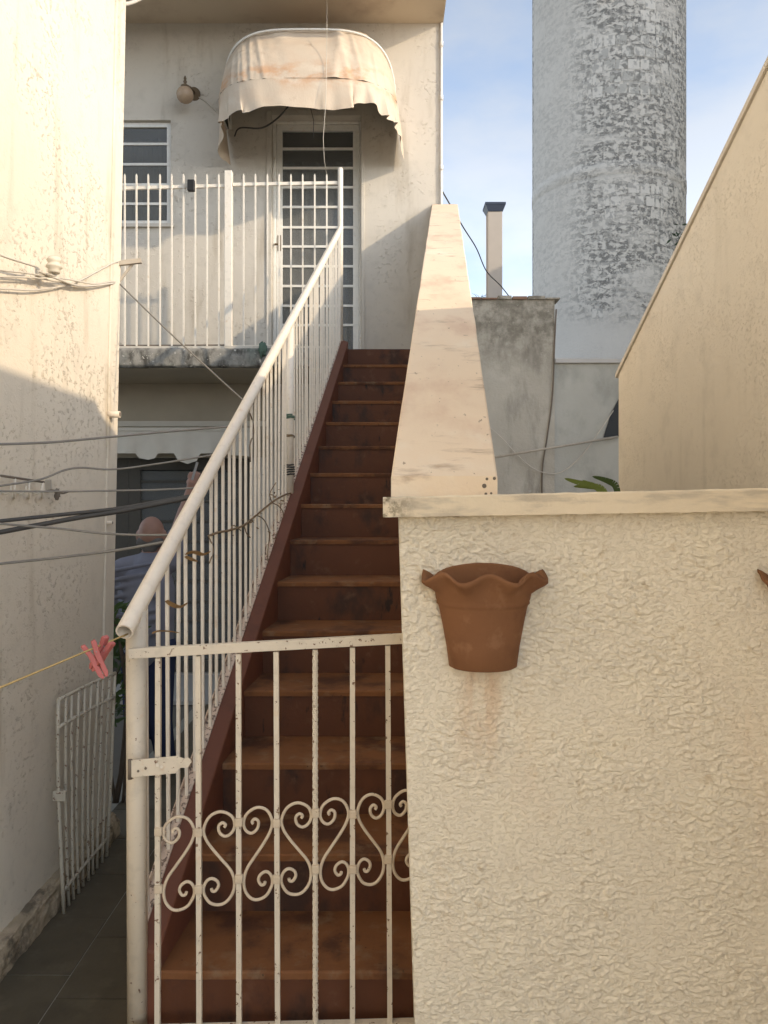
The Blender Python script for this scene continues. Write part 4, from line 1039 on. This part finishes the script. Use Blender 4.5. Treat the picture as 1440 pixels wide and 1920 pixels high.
# ------------------------------------------------------------------ the man
YP = 4.6
man = thing('person', 'bald man in lavender-grey shirt and blue jeans seen from behind, right arm raised', 'person', (X_(285,YP), YP, 0))
def Q(px, py, dy=0): return P(px, py, YP+dy)
hc = Q(284, 999)
sh_l, sh_r = Q(232,1070), Q(318,1050, .03)
el_l = Q(218,1150,.06); wr_l = Q(232,1215,.20)
el_r = Q(347,957,.16); wr_r = Q(357,918,.17)
pel = Q(276,1215); chest = Q(276,1105); neck = Q(284,1042)
hipl, hipr = Q(258,1228), Q(296,1228); knl, knr = Q(256,1352,.02), Q(300,1352,.03)
anl = Vector((hipl.x-.01, YP-.02, .08)); anr = Vector((hipr.x+.03, YP+.06, .08))
def body():
    mb = MB()
    mb.ell(hc, .074, .092, .098); mb.ell(hc+Vector((0,.02,-.04)), .062, .078, .085)
    mb.capsule(hc+Vector((0,.088,-.012)), hc+Vector((0,.10,-.03)), .010, .014)                 # nose (faces away from the lens)
    for s in (-1,1): mb.ell(hc+Vector((s*.076,.0,-.018)), .017, .026, .036); mb.capsule(hc+Vector((s*.03,.083,.008)), hc+Vector((s*.031,.084,.008)), .010, .010)
    mb.capsule(hc+Vector((-.018,.088,-.062)), hc+Vector((.018,.088,-.062)), .009, .009)
    mb.capsule(hc+Vector((0,0,-.05)), neck+Vector((0,0,-.06)), .054, .062)
    mb.capsule(neck+Vector((0,0,-.05)), chest, .09, .135); mb.capsule(chest, pel, .135, .13)
    mb.capsule(sh_l, sh_r, .062, .062)
    mb.capsule(sh_l, el_l, .054, .040); mb.capsule(el_l, wr_l, .040, .026)
    mb.capsule(sh_r, el_r, .056, .043); mb.capsule(el_r, wr_r, .041, .027)
    for a_, b_, c_ in ((hipl,knl,anl),(hipr,knr,anr)):
        mb.capsule(a_, b_, .085, .058); mb.capsule(b_, c_, .056, .038)
    return mb
def hand_(mb, w, d, side, curl):
    d = d.normalized(); sd = d.cross(Vector((0,1,0))).normalized(); nm = sd.cross(d).normalized()
    palm = w + d*.045
    mb.capsule(w, palm, .026, .030); mb.capsule(palm - sd*.018, palm + sd*.018, .018, .018)
    for i, L in enumerate((.066,.074,.069,.054)):
        b_ = palm + d*.028 + sd*(-.028+.0187*i); m_ = b_ + (d*.75 + nm*curl*.5)*L*.55; e_ = m_ + (d*.35 + nm*curl)*L*.5
        mb.capsule(b_, m_, .0092, .0086); mb.capsule(m_, e_, .0086, .0075)
    tb_ = w + d*.022 - sd*side*.024; tm = tb_ + (d*.5 - sd*side*.8 + nm*curl*.3)*.036; mb.capsule(tb_, tm, .0115, .0100); mb.capsule(tm, tm + (d*.8 - sd*side*.1 + nm*curl*.4)*.028, .0100, .0085)
b = body(); hand_(b, wr_r, (wr_r-el_r)*.6+Vector((.01,0,.06)), 1, .55); hand_(b, wr_l, wr_l-el_l, -1, .5)
def remesh(o, vox, sm=6):
    m = o.modifiers.new('remesh', 'REMESH'); m.mode = 'VOXEL'; m.voxel_size = vox; m.use_smooth_shade = True
    s_ = o.modifiers.new('smooth', 'SMOOTH'); s_.iterations = sm; s_.factor = .5
remesh(b.build('body', M['skin'], man), .0065, 4)
mb = MB(); mb.capsule(hc+Vector((-.045,-.045,-.055)), hc+Vector((.045,-.045,-.055)), .032, .032); mb.capsule(hc+Vector((-.066,-.01,-.035)), hc+Vector((-.05,-.045,-.06)), .014, .022); mb.capsule(hc+Vector((.066,-.01,-.035)), hc+Vector((.05,-.045,-.06)), .014, .022); mb.capsule(hc+Vector((-.02,-.04,-.09)), hc+Vector((.02,-.04,-.09)), .026, .026)
remesh(mb.build('hair', M['hair'], man), .008, 3)
mb = MB()
mb.capsule(neck+Vector((0,0,-.075)), chest, .115, .168); mb.capsule(chest, pel+Vector((0,0,.03)), .166, .158)
mb.capsule(sh_l, sh_r, .080, .080); mb.capsule(sh_l, sh_l+(el_l-sh_l)*.75, .078, .070); mb.capsule(sh_r, sh_r+(el_r-sh_r)*.42, .074, .070)
for i in range(9):      # cloth folds across the back
    t = i/8; zc = chest.z + .12 - .42*t; xw = .10
    mb.capsule((chest.x-.15+random.uniform(-.02,.02), YP-.135, zc), (chest.x+.10+random.uniform(-.03,.03), YP-.150, zc+random.uniform(.02,.09)), .016, .012)
remesh(mb.build('shirt', M['shirt'], man), .010, 5)
mb = MB()
for a_, b_, c_ in ((hipl,knl,anl),(hipr,knr,anr)):
    mb.capsule(a_, b_, .105, .074); mb.capsule(b_, c_+Vector((0,0,-.02)), .074, .060)
mb.capsule(hipl+Vector((0,0,.03)), hipr+Vector((0,0,.03)), .118, .118)
remesh(mb.build('jeans', M['jeans'], man), .011, 4)
for s_ in (anl, anr):
    mb = MB(); mb.ell((s_.x, s_.y+.05, .042), .046, .13, .042); mb.box(s_.x-.042, s_.x+.042, s_.y-.06, s_.y+.16, 0, .018); remesh(mb.build('shoe', M['shoe'], man), .009, 3)
hd = wr_r + ((wr_r-el_r)*.6+Vector((.01,0,.06))).normalized()*.085
o = MB().bar(hd+Vector((-.004,-.02,-.03)), hd+Vector((.03,-.02,.085)), .014, .010, (0,1,0)).build('screwdriver_handle', M['steel']); o.name = 'small_tool'; tag(o, 'pale slim tool held up in the raised hand of the man', 'tool')
# leafy shrub beside him
sb = thing('shrub', 'dark green leafy shrub in the alley below the man\'s elbow', 'shrub', (X_(222,4.15), 4.15, 0))
bx = X_(222,4.15)
for q in range(5):
    MB().tube(smooth_path([(bx+random.uniform(-.03,.03),4.15,-.01),(bx+random.uniform(-.08,.08),4.15+random.uniform(-.05,.05),.5),(bx+random.uniform(-.14,.14),4.15+random.uniform(-.1,.1),random.uniform(.8,1.1))]), [.010]*6+[.008]*6+[.004], 5).build('stem', M['bark'], sb)
mb = MB()
for i in range(230):
    zc = random.uniform(.45,1.08); leafquad(mb, (bx-.03+random.gauss(0,.06), 4.15+random.gauss(0,.09), zc), random.uniform(.025,.055))
mb.build('foliage', M['leaf'], sb)

for o in bpy.data.objects:
    if '_org' in o: del o['_org']
